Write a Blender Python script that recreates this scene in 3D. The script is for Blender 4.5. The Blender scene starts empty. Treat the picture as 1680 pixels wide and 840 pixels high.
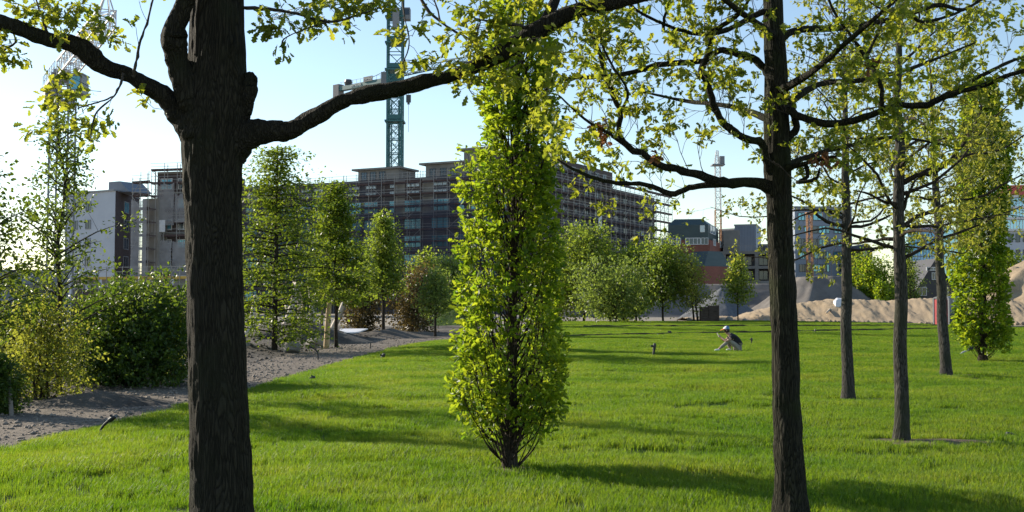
import bpy, math, random
import numpy as np
from mathutils import Vector, Matrix

random.seed(7)
RNG = np.random.default_rng(7)
scene = bpy.context.scene
COL = scene.collection
R = math.radians

# ------------------------------------------------------------------ camera
EYE = 1.65
FPX = 1801.0                      # focal length in photo pixels (1680 wide)
PITCH = math.atan(80 / FPX)       # horizon 80 px under the picture's middle
cam_d = bpy.data.cameras.new('camera')
cam = bpy.data.objects.new('camera', cam_d)
COL.objects.link(cam)
cam.location = (0, 0, EYE)
cam.rotation_euler = (math.pi / 2 + PITCH, 0, 0)
cam_d.sensor_width = 36.0
cam_d.lens = 36.0 * FPX / 1680
cam_d.clip_start = 0.1
cam_d.clip_end = 6000
scene.camera = cam

# ------------------------------------------------------------------ sky and sun
SUN_EL = R(21.5)
SUN_AZ = R(-57)                   # from +Y (view direction) towards -X
world = bpy.data.worlds.new('World')
scene.world = world
world.use_nodes = True
wn = world.node_tree.nodes
wn.clear()
wl = world.node_tree.links
sky = wn.new('ShaderNodeTexSky')
sky.sky_type = 'NISHITA'
sky.sun_disc = False
sky.sun_elevation = SUN_EL
sky.sun_rotation = SUN_AZ
sky.air_density = 1.0
sky.dust_density = 0.2
sky.ozone_density = 1.0
bg = wn.new('ShaderNodeBackground')
bg.inputs['Strength'].default_value = 0.122
wo = wn.new('ShaderNodeOutputWorld')
wl.new(sky.outputs[0], bg.inputs[0])
wl.new(bg.outputs[0], wo.inputs[0])
sd = bpy.data.lights.new('sun', 'SUN')
sun = bpy.data.objects.new('sun', sd)
COL.objects.link(sun)
sd.energy = 5.0
sd.angle = R(0.5)
sd.color = (1.0, 0.90, 0.74)
to_sun = Vector((math.sin(SUN_AZ) * math.cos(SUN_EL), math.cos(SUN_AZ) * math.cos(SUN_EL), math.sin(SUN_EL)))
sun.rotation_euler = to_sun.to_track_quat('Z', 'Y').to_euler()
sun.location = (-40, 30, 40)
scene.view_settings.view_transform = 'Standard'
scene.view_settings.look = 'None'
scene.view_settings.exposure = 0.72
scene.view_settings.gamma = 1.0
scene.view_settings.use_curve_mapping = False
scene.cycles.max_bounces = 8
scene.cycles.transparent_max_bounces = 16


def P(px, py, d):
    """the point of a photo pixel that lies d metres ahead"""
    u = (px - 840) / FPX
    v = (420 - py) / FPX
    y = math.cos(PITCH) - v * math.sin(PITCH)
    z = math.sin(PITCH) + v * math.cos(PITCH)
    s = d / y
    return np.array([u * s, d, EYE + z * s])


def GX(px, d):
    return (px - 840) / FPX * d


# ------------------------------------------------------------------ mesh helpers
class MB:
    def __init__(self):
        self.v, self.f, self.m = [], [], []

    def add(self, verts, faces, mat=0):
        b = len(self.v)
        self.v.extend([tuple(map(float, p)) for p in verts])
        self.f.extend([tuple(b + i for i in f) for f in faces])
        self.m.extend([mat] * len(faces))
        return self

    def box(self, c, s, rz=0.0, mat=0, M=None):
        x, y, z = s[0] / 2, s[1] / 2, s[2] / 2
        cs, sn = math.cos(rz), math.sin(rz)
        vs = []
        for dx, dy, dz in ((-x, -y, -z), (x, -y, -z), (x, y, -z), (-x, y, -z), (-x, -y, z), (x, -y, z), (x, y, z), (-x, y, z)):
            vs.append((c[0] + dx * cs - dy * sn, c[1] + dx * sn + dy * cs, c[2] + dz))
        if M is not None:
            vs = [tuple(M @ Vector(v)) for v in vs]
        return self.add(vs, [(0, 3, 2, 1), (4, 5, 6, 7), (0, 1, 5, 4), (1, 2, 6, 5), (2, 3, 7, 6), (3, 0, 4, 7)], mat)

    def bar(self, a, b, w, h=None, mat=0):
        """square section beam from a to b"""
        h = h or w
        a, b = Vector(a), Vector(b)
        d = (b - a).normalized()
        up = Vector((0, 0, 1)) if abs(d.z) < 0.95 else Vector((0, 1, 0))
        s = d.cross(up).normalized()
        t = s.cross(d).normalized()
        vs = []
        for p in (a, b):
            for i, j in ((-1, -1), (1, -1), (1, 1), (-1, 1)):
                vs.append(p + s * (i * w / 2) + t * (j * h / 2))
        return self.add(vs, [(0, 1, 2, 3), (7, 6, 5, 4), (0, 4, 5, 1), (1, 5, 6, 2), (2, 6, 7, 3), (3, 7, 4, 0)], mat)

    def tube(self, pts, rad, n=8, mat=0, cap=True):
        v, f = tube_arrays(pts, rad, n, cap)
        return self.add(v, f, mat)

    def prism(self, foot, z0, z1, mat=0):
        n = len(foot)
        vs = [(p[0], p[1], z0) for p in foot] + [(p[0], p[1], z1) for p in foot]
        fs = [(i, (i + 1) % n, n + (i + 1) % n, n + i) for i in range(n)]
        fs += [tuple(range(n - 1, -1, -1)), tuple(range(n, 2 * n))]
        return self.add(vs, fs, mat)

    def lathe(self, prof, n=16, c=(0, 0, 0), mat=0, sy=1.0):
        vs, fs = [], []
        for r, z in prof:
            for k in range(n):
                a = 2 * math.pi * k / n
                vs.append((c[0] + r * math.cos(a), c[1] + r * sy * math.sin(a), c[2] + z))
        for i in range(len(prof) - 1):
            for k in range(n):
                k2 = (k + 1) % n
                fs.append((i * n + k, i * n + k2, (i + 1) * n + k2, (i + 1) * n + k))
        fs.append(tuple(range(n - 1, -1, -1)))
        m = (len(prof) - 1) * n
        fs.append(tuple(range(m, m + n)))
        return self.add(vs, fs, mat)

    def mesh(self, name, mats, smooth=False):
        me = bpy.data.meshes.new(name)
        me.from_pydata(self.v, [], self.f)
        for m in (mats if isinstance(mats, (list, tuple)) else [mats]):
            me.materials.append(m)
        me.polygons.foreach_set('material_index', self.m)
        if smooth:
            me.polygons.foreach_set('use_smooth', [True] * len(self.f))
        me.update()
        return me

    def build(self, name, mats, parent=None, smooth=False):
        return link(name, self.mesh(name, mats, smooth), parent)


def tube_arrays(pts, rad, n=8, cap=True):
    pts = np.asarray(pts, float)
    k = len(pts)
    rad = np.broadcast_to(np.asarray(rad, float), (k,)) if np.ndim(rad) < 1 else np.asarray(rad, float)
    tan = np.gradient(pts, axis=0)
    tan /= np.linalg.norm(tan, axis=1)[:, None] + 1e-9
    ref = np.array([0.0, 1.0, 0.0]) if abs(tan[0][1]) < 0.8 else np.array([1.0, 0.0, 0.0])
    vs = []
    a = np.arange(n) * 2 * math.pi / n
    ca, sa = np.cos(a)[:, None], np.sin(a)[:, None]
    s = np.cross(ref, tan[0])
    for i in range(k):
        s = s - tan[i] * np.dot(s, tan[i])
        s /= np.linalg.norm(s) + 1e-9
        vs.append(pts[i] + rad[i] * (ca * s + sa * np.cross(tan[i], s)))
    vs = np.concatenate(vs)
    fs = []
    for i in range(k - 1):
        for j in range(n):
            j2 = (j + 1) % n
            fs.append((i * n + j, i * n + j2, (i + 1) * n + j2, (i + 1) * n + j))
    if cap:
        fs.append(tuple(range(n - 1, -1, -1)))
        fs.append(tuple(range((k - 1) * n, k * n)))
    return vs, fs


def link(name, me, parent=None, M=None):
    o = bpy.data.objects.new(name, me)
    COL.objects.link(o)
    if M is not None:
        o.matrix_basis = M
    if parent is not None:
        o.parent = parent
        if parent.type == 'EMPTY':
            o.matrix_parent_inverse = Matrix.Translation(parent.location).inverted()
    return o


def thing(name, label, cat, loc=(0, 0, 0), group=None):
    o = bpy.data.objects.new(name, None)
    COL.objects.link(o)
    o.location = Vector([float(c) for c in loc])
    o.empty_display_size = 0.3
    o['label'] = label
    o['category'] = cat
    if group:
        o['group'] = group
    return o


def tag(o, label, cat, group=None):
    o['label'] = label
    o['category'] = cat
    if group:
        o['group'] = group
    return o


def struct(o, kind='structure', label=None):
    o['kind'] = kind
    if label:
        o['label'] = label
    return o


def mesh_np(name, V, loops, starts, mat, tint=None, smooth=False):
    me = bpy.data.meshes.new(name)
    me.vertices.add(len(V))
    me.vertices.foreach_set('co', np.asarray(V, np.float32).ravel())
    me.loops.add(len(loops))
    me.loops.foreach_set('vertex_index', np.asarray(loops, np.int32))
    me.polygons.add(len(starts))
    me.polygons.foreach_set('loop_start', np.asarray(starts, np.int32))
    me.update(calc_edges=True)
    if tint is not None:
        at = me.attributes.new('tint', 'FLOAT', 'FACE')
        at.data.foreach_set('value', np.asarray(tint, np.float32))
    if smooth:
        me.polygons.foreach_set('use_smooth', np.ones(len(starts), bool))
    if mat is not None:
        me.materials.append(mat)
    return me


# ------------------------------------------------------------------ noise on arrays (value noise)
_PERM = np.random.default_rng(3).random((256, 256))


def vnoise(x, y):
    xi, yi = np.floor(x).astype(int), np.floor(y).astype(int)
    fx, fy = x - xi, y - yi
    fx, fy = fx * fx * (3 - 2 * fx), fy * fy * (3 - 2 * fy)
    g = lambda a, b: _PERM[a % 256, b % 256]
    return (g(xi, yi) * (1 - fx) + g(xi + 1, yi) * fx) * (1 - fy) + (g(xi, yi + 1) * (1 - fx) + g(xi + 1, yi + 1) * fx) * fy


def wnoise(x, y, k):
    """value noise that repeats every k cells in x (for going round a trunk)"""
    xi, yi = np.floor(x).astype(int), np.floor(y).astype(int)
    fx, fy = x - xi, y - yi
    fx, fy = fx * fx * (3 - 2 * fx), fy * fy * (3 - 2 * fy)
    g = lambda a, b: _PERM[(a % k) % 256, b % 256]
    return (g(xi, yi) * (1 - fx) + g(xi + 1, yi) * fx) * (1 - fy) + (g(xi, yi + 1) * (1 - fx) + g(xi + 1, yi + 1) * fx) * fy


def fbm(x, y, o=4):
    s, a, t = 0, 1.0, 0
    for k in range(o):
        s = s + a * vnoise(x * 2 ** k + 17 * k, y * 2 ** k + 31 * k)
        t += a
        a *= 0.5
    return s / t


# ------------------------------------------------------------------ materials
def new_mat(name):
    m = bpy.data.materials.new(name)
    m.use_nodes = True
    nt = m.node_tree
    nt.nodes.clear()
    return m, nt, nt.nodes, nt.links


def ramp(nodes, stops):
    r = nodes.new('ShaderNodeValToRGB')
    els = r.color_ramp.elements
    while len(els) < len(stops):
        els.new(0.5)
    for e, (p, c) in zip(els, stops):
        e.position = p
        e.color = (*c, 1)
    return r


def surf_mat(name, c1, c2, scale=4.0, rough=0.8, bump=0.3, bdist=0.02, stretch=(1, 1, 1), metal=0.0, spec=0.4, detail=6.0, c3=None, scale2=None):
    """noise-mottled opaque surface"""
    m, nt, N, L = new_mat(name)
    out = N.new('ShaderNodeOutputMaterial')
    b = N.new('ShaderNodeBsdfPrincipled')
    tc = N.new('ShaderNodeNewGeometry')
    mp = N.new('ShaderNodeMapping')
    mp.inputs['Scale'].default_value = stretch
    L.new(tc.outputs['Position'], mp.inputs['Vector'])
    n = N.new('ShaderNodeTexNoise')
    n.inputs['Scale'].default_value = scale
    n.inputs['Detail'].default_value = detail
    n.inputs['Roughness'].default_value = 0.65
    L.new(mp.outputs[0], n.inputs['Vector'])
    r = ramp(N, [(0.3, c1), (0.7, c2)])
    L.new(n.outputs['Fac'], r.inputs[0])
    col = r.outputs[0]
    if c3 is not None:
        n2 = N.new('ShaderNodeTexNoise')
        n2.inputs['Scale'].default_value = scale2 or scale * 0.15
        n2.inputs['Detail'].default_value = 4
        L.new(mp.outputs[0], n2.inputs['Vector'])
        r2 = ramp(N, [(0.42, (0, 0, 0)), (0.62, (1, 1, 1))])
        L.new(n2.outputs['Fac'], r2.inputs[0])
        mx = N.new('ShaderNodeMixRGB')
        L.new(r2.outputs[0], mx.inputs[0])
        L.new(col, mx.inputs[1])
        mx.inputs[2].default_value = (*c3, 1)
        col = mx.outputs[0]
    L.new(col, b.inputs['Base Color'])
    b.inputs['Roughness'].default_value = rough
    b.inputs['Metallic'].default_value = metal
    b.inputs['Specular IOR Level'].default_value = spec
    if bump:
        bp = N.new('ShaderNodeBump')
        bp.inputs['Strength'].default_value = bump
        bp.inputs['Distance'].default_value = bdist
        L.new(n.outputs['Fac'], bp.inputs['Height'])
        L.new(bp.outputs[0], b.inputs['Normal'])
    L.new(b.outputs[0], out.inputs[0])
    return m


def leaf_mat(name, c1, c2, t1, t2, trans=0.45, rough=0.45, spec=0.35):
    """leaf: reflecting colour c1..c2, light shining through t1..t2, per-leaf tint"""
    m, nt, N, L = new_mat(name)
    out = N.new('ShaderNodeOutputMaterial')
    at = N.new('ShaderNodeAttribute')
    at.attribute_name = 'tint'
    ra, rb = ramp(N, [(0, c1), (1, c2)]), ramp(N, [(0, t1), (1, t2)])
    L.new(at.outputs['Fac'], ra.inputs[0])
    L.new(at.outputs['Fac'], rb.inputs[0])
    b = N.new('ShaderNodeBsdfPrincipled')
    L.new(ra.outputs[0], b.inputs['Base Color'])
    b.inputs['Roughness'].default_value = rough
    b.inputs['Specular IOR Level'].default_value = spec
    tr = N.new('ShaderNodeBsdfTranslucent')
    L.new(rb.outputs[0], tr.inputs['Color'])
    mx = N.new('ShaderNodeMixShader')
    mx.inputs[0].default_value = trans
    L.new(b.outputs[0], mx.inputs[1])
    L.new(tr.outputs[0], mx.inputs[2])
    L.new(mx.outputs[0], out.inputs[0])
    return m


def bark_mat(name, c1, c2, moss=None, scale=9.0, bump=1.0, bdist=0.03):
    m, nt, N, L = new_mat(name)
    out = N.new('ShaderNodeOutputMaterial')
    b = N.new('ShaderNodeBsdfPrincipled')
    g = N.new('ShaderNodeNewGeometry')
    mp = N.new('ShaderNodeMapping')
    mp.inputs['Scale'].default_value = (1, 1, 0.13)
    L.new(g.outputs['Position'], mp.inputs['Vector'])
    n0 = N.new('ShaderNodeTexNoise')
    n0.inputs['Scale'].default_value = 6
    n0.inputs['Detail'].default_value = 3
    L.new(mp.outputs[0], n0.inputs['Vector'])
    mixv = N.new('ShaderNodeMixRGB')
    mixv.inputs[0].default_value = 0.2
    L.new(mp.outputs[0], mixv.inputs[1])
    L.new(n0.outputs['Color'], mixv.inputs[2])
    vo = N.new('ShaderNodeTexVoronoi')
    vo.feature = 'DISTANCE_TO_EDGE'
    vo.inputs['Scale'].default_value = scale * 8
    L.new(mixv.outputs[0], vo.inputs['Vector'])
    n = N.new('ShaderNodeTexNoise')
    n.inputs['Scale'].default_value = scale * 9
    n.inputs['Detail'].default_value = 8
    n.inputs['Roughness'].default_value = 0.7
    L.new(mp.outputs[0], n.inputs['Vector'])
    mul = N.new('ShaderNodeMath')
    mul.operation = 'MULTIPLY_ADD'
    L.new(vo.outputs['Distance'], mul.inputs[0])
    mul.inputs[1].default_value = 2.2
    L.new(n.outputs['Fac'], mul.inputs[2])
    r = ramp(N, [(0.5, c1), (0.95, c2)])
    L.new(mul.outputs[0], r.inputs[0])
    col = r.outputs[0]
    if moss:
        n2 = N.new('ShaderNodeTexNoise')
        n2.inputs['Scale'].default_value = 3.0
        n2.inputs['Detail'].default_value = 6
        L.new(g.outputs['Position'], n2.inputs['Vector'])
        r2 = ramp(N, [(0.5, (0, 0, 0)), (0.68, (1, 1, 1))])
        L.new(n2.outputs['Fac'], r2.inputs[0])
        mx = N.new('ShaderNodeMixRGB')
        L.new(r2.outputs[0], mx.inputs[0])
        L.new(col, mx.inputs[1])
        mx.inputs[2].default_value = (*moss, 1)
        col = mx.outputs[0]
    L.new(col, b.inputs['Base Color'])
    b.inputs['Roughness'].default_value = 0.9
    b.inputs['Specular IOR Level'].default_value = 0.2
    bp = N.new('ShaderNodeBump')
    bp.inputs['Strength'].default_value = bump
    bp.inputs['Distance'].default_value = bdist
    L.new(mul.outputs[0], bp.inputs['Height'])
    L.new(bp.outputs[0], b.inputs['Normal'])
    L.new(b.outputs[0], out.inputs[0])
    return m


def plain_mat(name, c, rough=0.6, metal=0.0, spec=0.5, var=0.12):
    c1 = tuple(max(0, x * (1 - var)) for x in c)
    c2 = tuple(min(1, x * (1 + var)) for x in c)
    return surf_mat(name, c1, c2, scale=2.5, rough=rough, metal=metal, spec=spec, bump=0.0)


def glass_mat(name, c, rough=0.12, metal=0.35):
    m, nt, N, L = new_mat(name)
    out = N.new('ShaderNodeOutputMaterial')
    b = N.new('ShaderNodeBsdfPrincipled')
    oi = N.new('ShaderNodeObjectInfo')
    r = ramp(N, [(0.0, tuple(x * 0.55 for x in c)), (1.0, tuple(x * 1.3 for x in c))])
    L.new(oi.outputs['Random'], r.inputs[0])
    L.new(r.outputs[0], b.inputs['Base Color'])
    b.inputs['Roughness'].default_value = rough
    b.inputs['Metallic'].default_value = metal
    b.inputs['Specular IOR Level'].default_value = 0.8
    L.new(b.outputs[0], out.inputs[0])
    return m


def net_mat(name, c, see=0.5, scale=0.35):
    m, nt, N, L = new_mat(name)
    out = N.new('ShaderNodeOutputMaterial')
    d = N.new('ShaderNodeBsdfDiffuse')
    d.inputs['Color'].default_value = (*c, 1)
    t = N.new('ShaderNodeBsdfTransparent')
    g = N.new('ShaderNodeNewGeometry')
    n = N.new('ShaderNodeTexNoise')
    n.inputs['Scale'].default_value = scale
    n.inputs['Detail'].default_value = 4
    L.new(g.outputs['Position'], n.inputs['Vector'])
    r = ramp(N, [(0.3, (1 - see + 0.15,) * 3), (0.7, (max(0, 1 - see - 0.2),) * 3)])
    L.new(n.outputs['Fac'], r.inputs[0])
    mx = N.new('ShaderNodeMixShader')
    L.new(r.outputs[0], mx.inputs[0])
    L.new(t.outputs[0], mx.inputs[1])
    L.new(d.outputs[0], mx.inputs[2])
    L.new(mx.outputs[0], out.inputs[0])
    return m


def brick_mat(name, c1, c2, mortar, scale=1.0):
    m, nt, N, L = new_mat(name)
    out = N.new('ShaderNodeOutputMaterial')
    b = N.new('ShaderNodeBsdfPrincipled')
    g = N.new('ShaderNodeNewGeometry')
    sx = N.new('ShaderNodeSeparateXYZ')
    L.new(g.outputs['Position'], sx.inputs[0])
    ad = N.new('ShaderNodeMath')
    L.new(sx.outputs[0], ad.inputs[0])
    L.new(sx.outputs[1], ad.inputs[1])
    cx = N.new('ShaderNodeCombineXYZ')
    L.new(ad.outputs[0], cx.inputs[0])
    L.new(sx.outputs[2], cx.inputs[1])
    br = N.new('ShaderNodeTexBrick')
    br.inputs['Scale'].default_value = scale
    br.inputs['Color1'].default_value = (*c1, 1)
    br.inputs['Color2'].default_value = (*c2, 1)
    br.inputs['Mortar'].default_value = (*mortar, 1)
    L.new(cx.outputs[0], br.inputs['Vector'])
    n = N.new('ShaderNodeTexNoise')
    n.inputs['Scale'].default_value = 0.3
    n.inputs['Detail'].default_value = 5
    L.new(g.outputs['Position'], n.inputs['Vector'])
    mx = N.new('ShaderNodeMixRGB')
    mx.blend_type = 'MULTIPLY'
    mx.inputs[0].default_value = 0.6
    L.new(br.outputs['Color'], mx.inputs[1])
    r = ramp(N, [(0.3, (0.6, 0.6, 0.6)), (0.7, (1, 1, 1))])
    L.new(n.outputs['Fac'], r.inputs[0])
    L.new(r.outputs[0], mx.inputs[2])
    L.new(mx.outputs[0], b.inputs['Base Color'])
    b.inputs['Roughness'].default_value = 0.85
    L.new(b.outputs[0], out.inputs[0])
    return m


M = {}
M['bark_oak'] = bark_mat('bark_oak', (0.013, 0.011, 0.0075), (0.046, 0.040, 0.028), moss=(0.028, 0.029, 0.016))
M['bark_moss'] = bark_mat('bark_moss', (0.010, 0.009, 0.006), (0.046, 0.042, 0.027), moss=(0.032, 0.039, 0.014))
M['bark_grey'] = bark_mat('bark_grey', (0.020, 0.018, 0.015), (0.085, 0.078, 0.068), moss=(0.042, 0.045, 0.03), scale=7, bump=0.7, bdist=0.015)
M['bark_dark'] = bark_mat('bark_dark', (0.014, 0.011, 0.008), (0.055, 0.043, 0.031), scale=8, bump=0.6, bdist=0.01)
M['twig'] = surf_mat('twig_bark', (0.02, 0.016, 0.013), (0.06, 0.048, 0.038), scale=30, rough=0.85, bump=0.2, bdist=0.004)
M['leaf_oak'] = leaf_mat('oak_leaf', (0.05, 0.085, 0.012), (0.12, 0.15, 0.02), (0.26, 0.36, 0.025), (0.58, 0.56, 0.045), 0.53)
M['leaf_young'] = leaf_mat('young_oak_leaf', (0.070, 0.095, 0.015), (0.13, 0.145, 0.026), (0.30, 0.36, 0.03), (0.50, 0.46, 0.06), 0.5)
M['leaf_column'] = leaf_mat('column_oak_leaf', (0.035, 0.085, 0.008), (0.12, 0.18, 0.014), (0.20, 0.38, 0.015), (0.62, 0.68, 0.03), 0.52)
M['leaf_hornbeam'] = leaf_mat('hornbeam_leaf', (0.040, 0.080, 0.011), (0.09, 0.14, 0.016), (0.25, 0.38, 0.02), (0.50, 0.58, 0.035), 0.53)
M['leaf_sap'] = leaf_mat('young_tree_leaf', (0.030, 0.058, 0.011), (0.065, 0.10, 0.016), (0.13, 0.21, 0.015), (0.30, 0.38, 0.03), 0.40)
M['leaf_mid'] = leaf_mat('spring_hornbeam_leaf', (0.035, 0.070, 0.011), (0.078, 0.12, 0.016), (0.19, 0.30, 0.018), (0.40, 0.48, 0.032), 0.47)
M['leaf_hedge'] = leaf_mat('hedge_leaf', (0.018, 0.045, 0.010), (0.045, 0.085, 0.014), (0.10, 0.20, 0.015), (0.30, 0.40, 0.03), 0.36)
M['leaf_yellow'] = leaf_mat('yellow_shrub_leaf', (0.085, 0.12, 0.018), (0.16, 0.18, 0.03), (0.34, 0.40, 0.04), (0.52, 0.50, 0.06), 0.48)
M['leaf_brown'] = leaf_mat('brown_shrub_leaf', (0.05, 0.045, 0.02), (0.10, 0.075, 0.03), (0.16, 0.13, 0.03), (0.26, 0.18, 0.05), 0.35)
M['leaf_far'] = leaf_mat('far_tree_leaf', (0.05, 0.085, 0.014), (0.105, 0.145, 0.022), (0.24, 0.36, 0.03), (0.46, 0.54, 0.05), 0.48)
M['leaf_grey'] = leaf_mat('silver_tree_leaf', (0.055, 0.09, 0.022), (0.105, 0.145, 0.038), (0.24, 0.34, 0.05), (0.40, 0.50, 0.07), 0.45)
M['leaf_dead'] = leaf_mat('dry_leaf', (0.13, 0.055, 0.025), (0.22, 0.10, 0.045), (0.2, 0.07, 0.02), (0.3, 0.12, 0.04), 0.3)

# ------------------------------------------------------------------ ground, lawn, path, soil
M['dirt'] = surf_mat('dry_dirt', (0.20, 0.165, 0.12), (0.34, 0.285, 0.21), scale=0.8, rough=0.95, bump=0.6, bdist=0.06, c3=(0.24, 0.22, 0.19), scale2=0.08)
M['gravel'] = surf_mat('gravel', (0.068, 0.052, 0.039), (0.28, 0.228, 0.175), scale=13, rough=0.95, bump=1.0, bdist=0.05, detail=8, c3=(0.13, 0.105, 0.083), scale2=0.7)
M['soil'] = surf_mat('dark_soil', (0.028, 0.022, 0.017), (0.10, 0.082, 0.064), scale=5, rough=0.97, bump=1.0, bdist=0.06, detail=9, c3=(0.125, 0.105, 0.084), scale2=0.45)
M['earth'] = surf_mat('brown_earth', (0.07, 0.05, 0.030), (0.16, 0.115, 0.07), scale=14, rough=0.97, bump=1.0, bdist=0.04, detail=8)
M['ridge'] = surf_mat('trench_spoil', (0.012, 0.011, 0.008), (0.04, 0.034, 0.024), scale=6, rough=0.97, bump=1.0, bdist=0.05, detail=8)
M['sand'] = surf_mat('sand', (0.27, 0.20, 0.125), (0.40, 0.31, 0.205), scale=0.9, rough=0.97, bump=0.9, bdist=0.12, detail=8, c3=(0.30, 0.23, 0.155), scale2=0.22)
M['sand_shaded'] = surf_mat('shaded_sand', (0.115, 0.102, 0.092), (0.18, 0.162, 0.145), scale=0.7, rough=0.97, bump=0.7, bdist=0.1, detail=8)  # darker, greyer copy of the sand: shade on the heaps put into the colour
M['gravel_blue'] = surf_mat('crushed_stone', (0.08, 0.085, 0.092), (0.14, 0.147, 0.155), scale=3, rough=0.95, bump=0.7, bdist=0.05, detail=8)
M['lawn'] = surf_mat('turf', (0.03, 0.045, 0.012), (0.07, 0.11, 0.022), scale=9, rough=0.95, bump=0.8, bdist=0.05, c3=(0.055, 0.10, 0.016), scale2=0.5, spec=0.1)

g = MB()
g.add([(-1500, -60, -0.02), (1500, -60, -0.02), (1500, 3000, -0.02), (-1500, 3000, -0.02)], [(0, 1, 2, 3)])
struct(g.build('ground', M['dirt']))

EDGE = [(-6.0, -3), (-5.95, 8), (-5.7, 12.3), (-5.25, 17.5), (-5.05, 21.2), (-4.76, 30.6), (-4.5, 38), (-4.06, 45.7), (-3.3, 49.5), (-1.6, 52.5), (0.6, 60), (3.0, 80), (4.2, 101)]
EX = np.array([e[0] for e in EDGE])
EY = np.array([e[1] for e in EDGE])


def lawn_left(y):
    return np.interp(y, EY, EX) + 0.10 * (vnoise(np.asarray(y) * 1.3, np.asarray(y) * 0 + 5.0) - 0.5)


FARX = np.array([0, 12, 24, 31, 35, 45, 70])
FARY = np.array([100, 101, 106, 93, 79, 70, 64])


def lawn_far(x):
    return np.interp(x, FARX, FARY)


def lawn_z(x, y):
    return 0.012 + 0.13 * fbm(x * 0.6, y * 0.95, 3) * np.clip((x - lawn_left(y)) * 0.6, 0, 1)


rows = np.concatenate([np.arange(-3, 6, 1.0), np.arange(6, 30, 0.22), np.arange(30, 108, 0.9)])
nx = 170
V, Fc = [], []
for y in rows:
    xl = float(lawn_left(y))
    t = np.linspace(0, 1, nx)
    xs = xl + (66 - xl) * t ** 1.7
    zs = lawn_z(xs, np.full(nx, y))
    V.append(np.stack([xs, np.full(nx, y), zs], 1))
V = np.concatenate(V)
keep_row = lambda i, j: V[i * nx + j][1] <= lawn_far(V[i * nx + j][0])
for i in range(len(rows) - 1):
    for j in range(nx - 1):
        if keep_row(i, j):
            Fc.append((i * nx + j, i * nx + j + 1, (i + 1) * nx + j + 1, (i + 1) * nx + j))
mb = MB()
mb.add(V, Fc)
lawn = struct(mb.build('lawn', M['lawn'], smooth=True))


def strip(name, mat, left, right, y0, y1, zfun, ny=220, nxs=26):
    mb = MB()
    vs, fs = [], []
    ys = y0 + (y1 - y0) * np.linspace(0, 1, ny) ** 1.5
    for y in ys:
        xs = np.linspace(left(y), right(y), nxs)
        zs = zfun(xs, np.full(nxs, y))
        vs += [(x, y, z) for x, z in zip(xs, zs)]
    for i in range(ny - 1):
        for j in range(nxs - 1):
            fs.append((i * nxs + j, i * nxs + j + 1, (i + 1) * nxs + j + 1, (i + 1) * nxs + j))
    mb.add(vs, fs)
    return struct(mb.build(name, mat, smooth=True))


# gravel path beside the lawn, turning off behind the columnar oak
strip('gravel_path', M['gravel'], lambda y: np.interp(y, [-3, 12, 24, 37, 50, 58], [-9.4, -8.6, -7.9, -7.9, -7.2, -6]),
      lambda y: float(lawn_left(y)) + 0.12, -3, 58,
      lambda x, y: -0.004 + 0.028 * fbm(x * 1.6, y * 1.6, 4))


def soil_z(x, y):
    xr = np.interp(y, [-3, 12, 24, 37, 50, 58, 75], [-9.2, -8.4, -7.7, -7.7, -7.0, -4, 0.5])
    e = np.clip((xr - x) / 1.2, 0, 1)
    h = 0.03 + 0.34 * e * (fbm(x * 0.42 + 3, y * 0.42, 4) ** 1.4)
    return h * np.clip((xr + 0.5 - x) / 0.5, 0.15, 1)


strip('soil_bed', M['soil'], lambda y: -60, lambda y: np.interp(y, [-3, 12, 24, 37, 50, 58, 75], [-8.6, -7.9, -7.3, -7.3, -6.6, -3.2, 1.2]), -3, 75, soil_z, 260, 190)

# low spoil ridges of two narrow trenches across the lawn
def ridge(name, line, w, h):
    mb = MB()
    vs, fs = [], []
    prof = [(-w, 0.0), (-w * 0.5, h * 0.8), (0, h), (w * 0.6, h * 0.75), (w * 1.3, 0.0)]
    k = 150
    xs = np.linspace(line[0], line[1], k)
    for x in xs:
        y = line[2] + (x - line[0]) * line[3] + 0.5 * (vnoise(np.array([x * 0.3]), np.array([1.7]))[0] - 0.5)
        hh = 0.75 + 0.35 * vnoise(np.array([x * 2.8]), np.array([9.1]))[0]
        for dy, dz in prof:
            vs.append((x, y + dy, 0.03 + dz * hh))
    for i in range(k - 1):
        for j in range(4):
            fs.append((i * 5 + j, (i + 1) * 5 + j, (i + 1) * 5 + j + 1, i * 5 + j + 1))
    mb.add(vs, fs)
    return struct(mb.build(name, M['ridge'], smooth=True))


ridge('soil_ridge', (1.5, 44, 53.5, 0.66), 0.10, 0.17)
ridge('soil_ridge', (5.0, 36, 77, 0.12), 0.12, 0.20)

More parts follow.
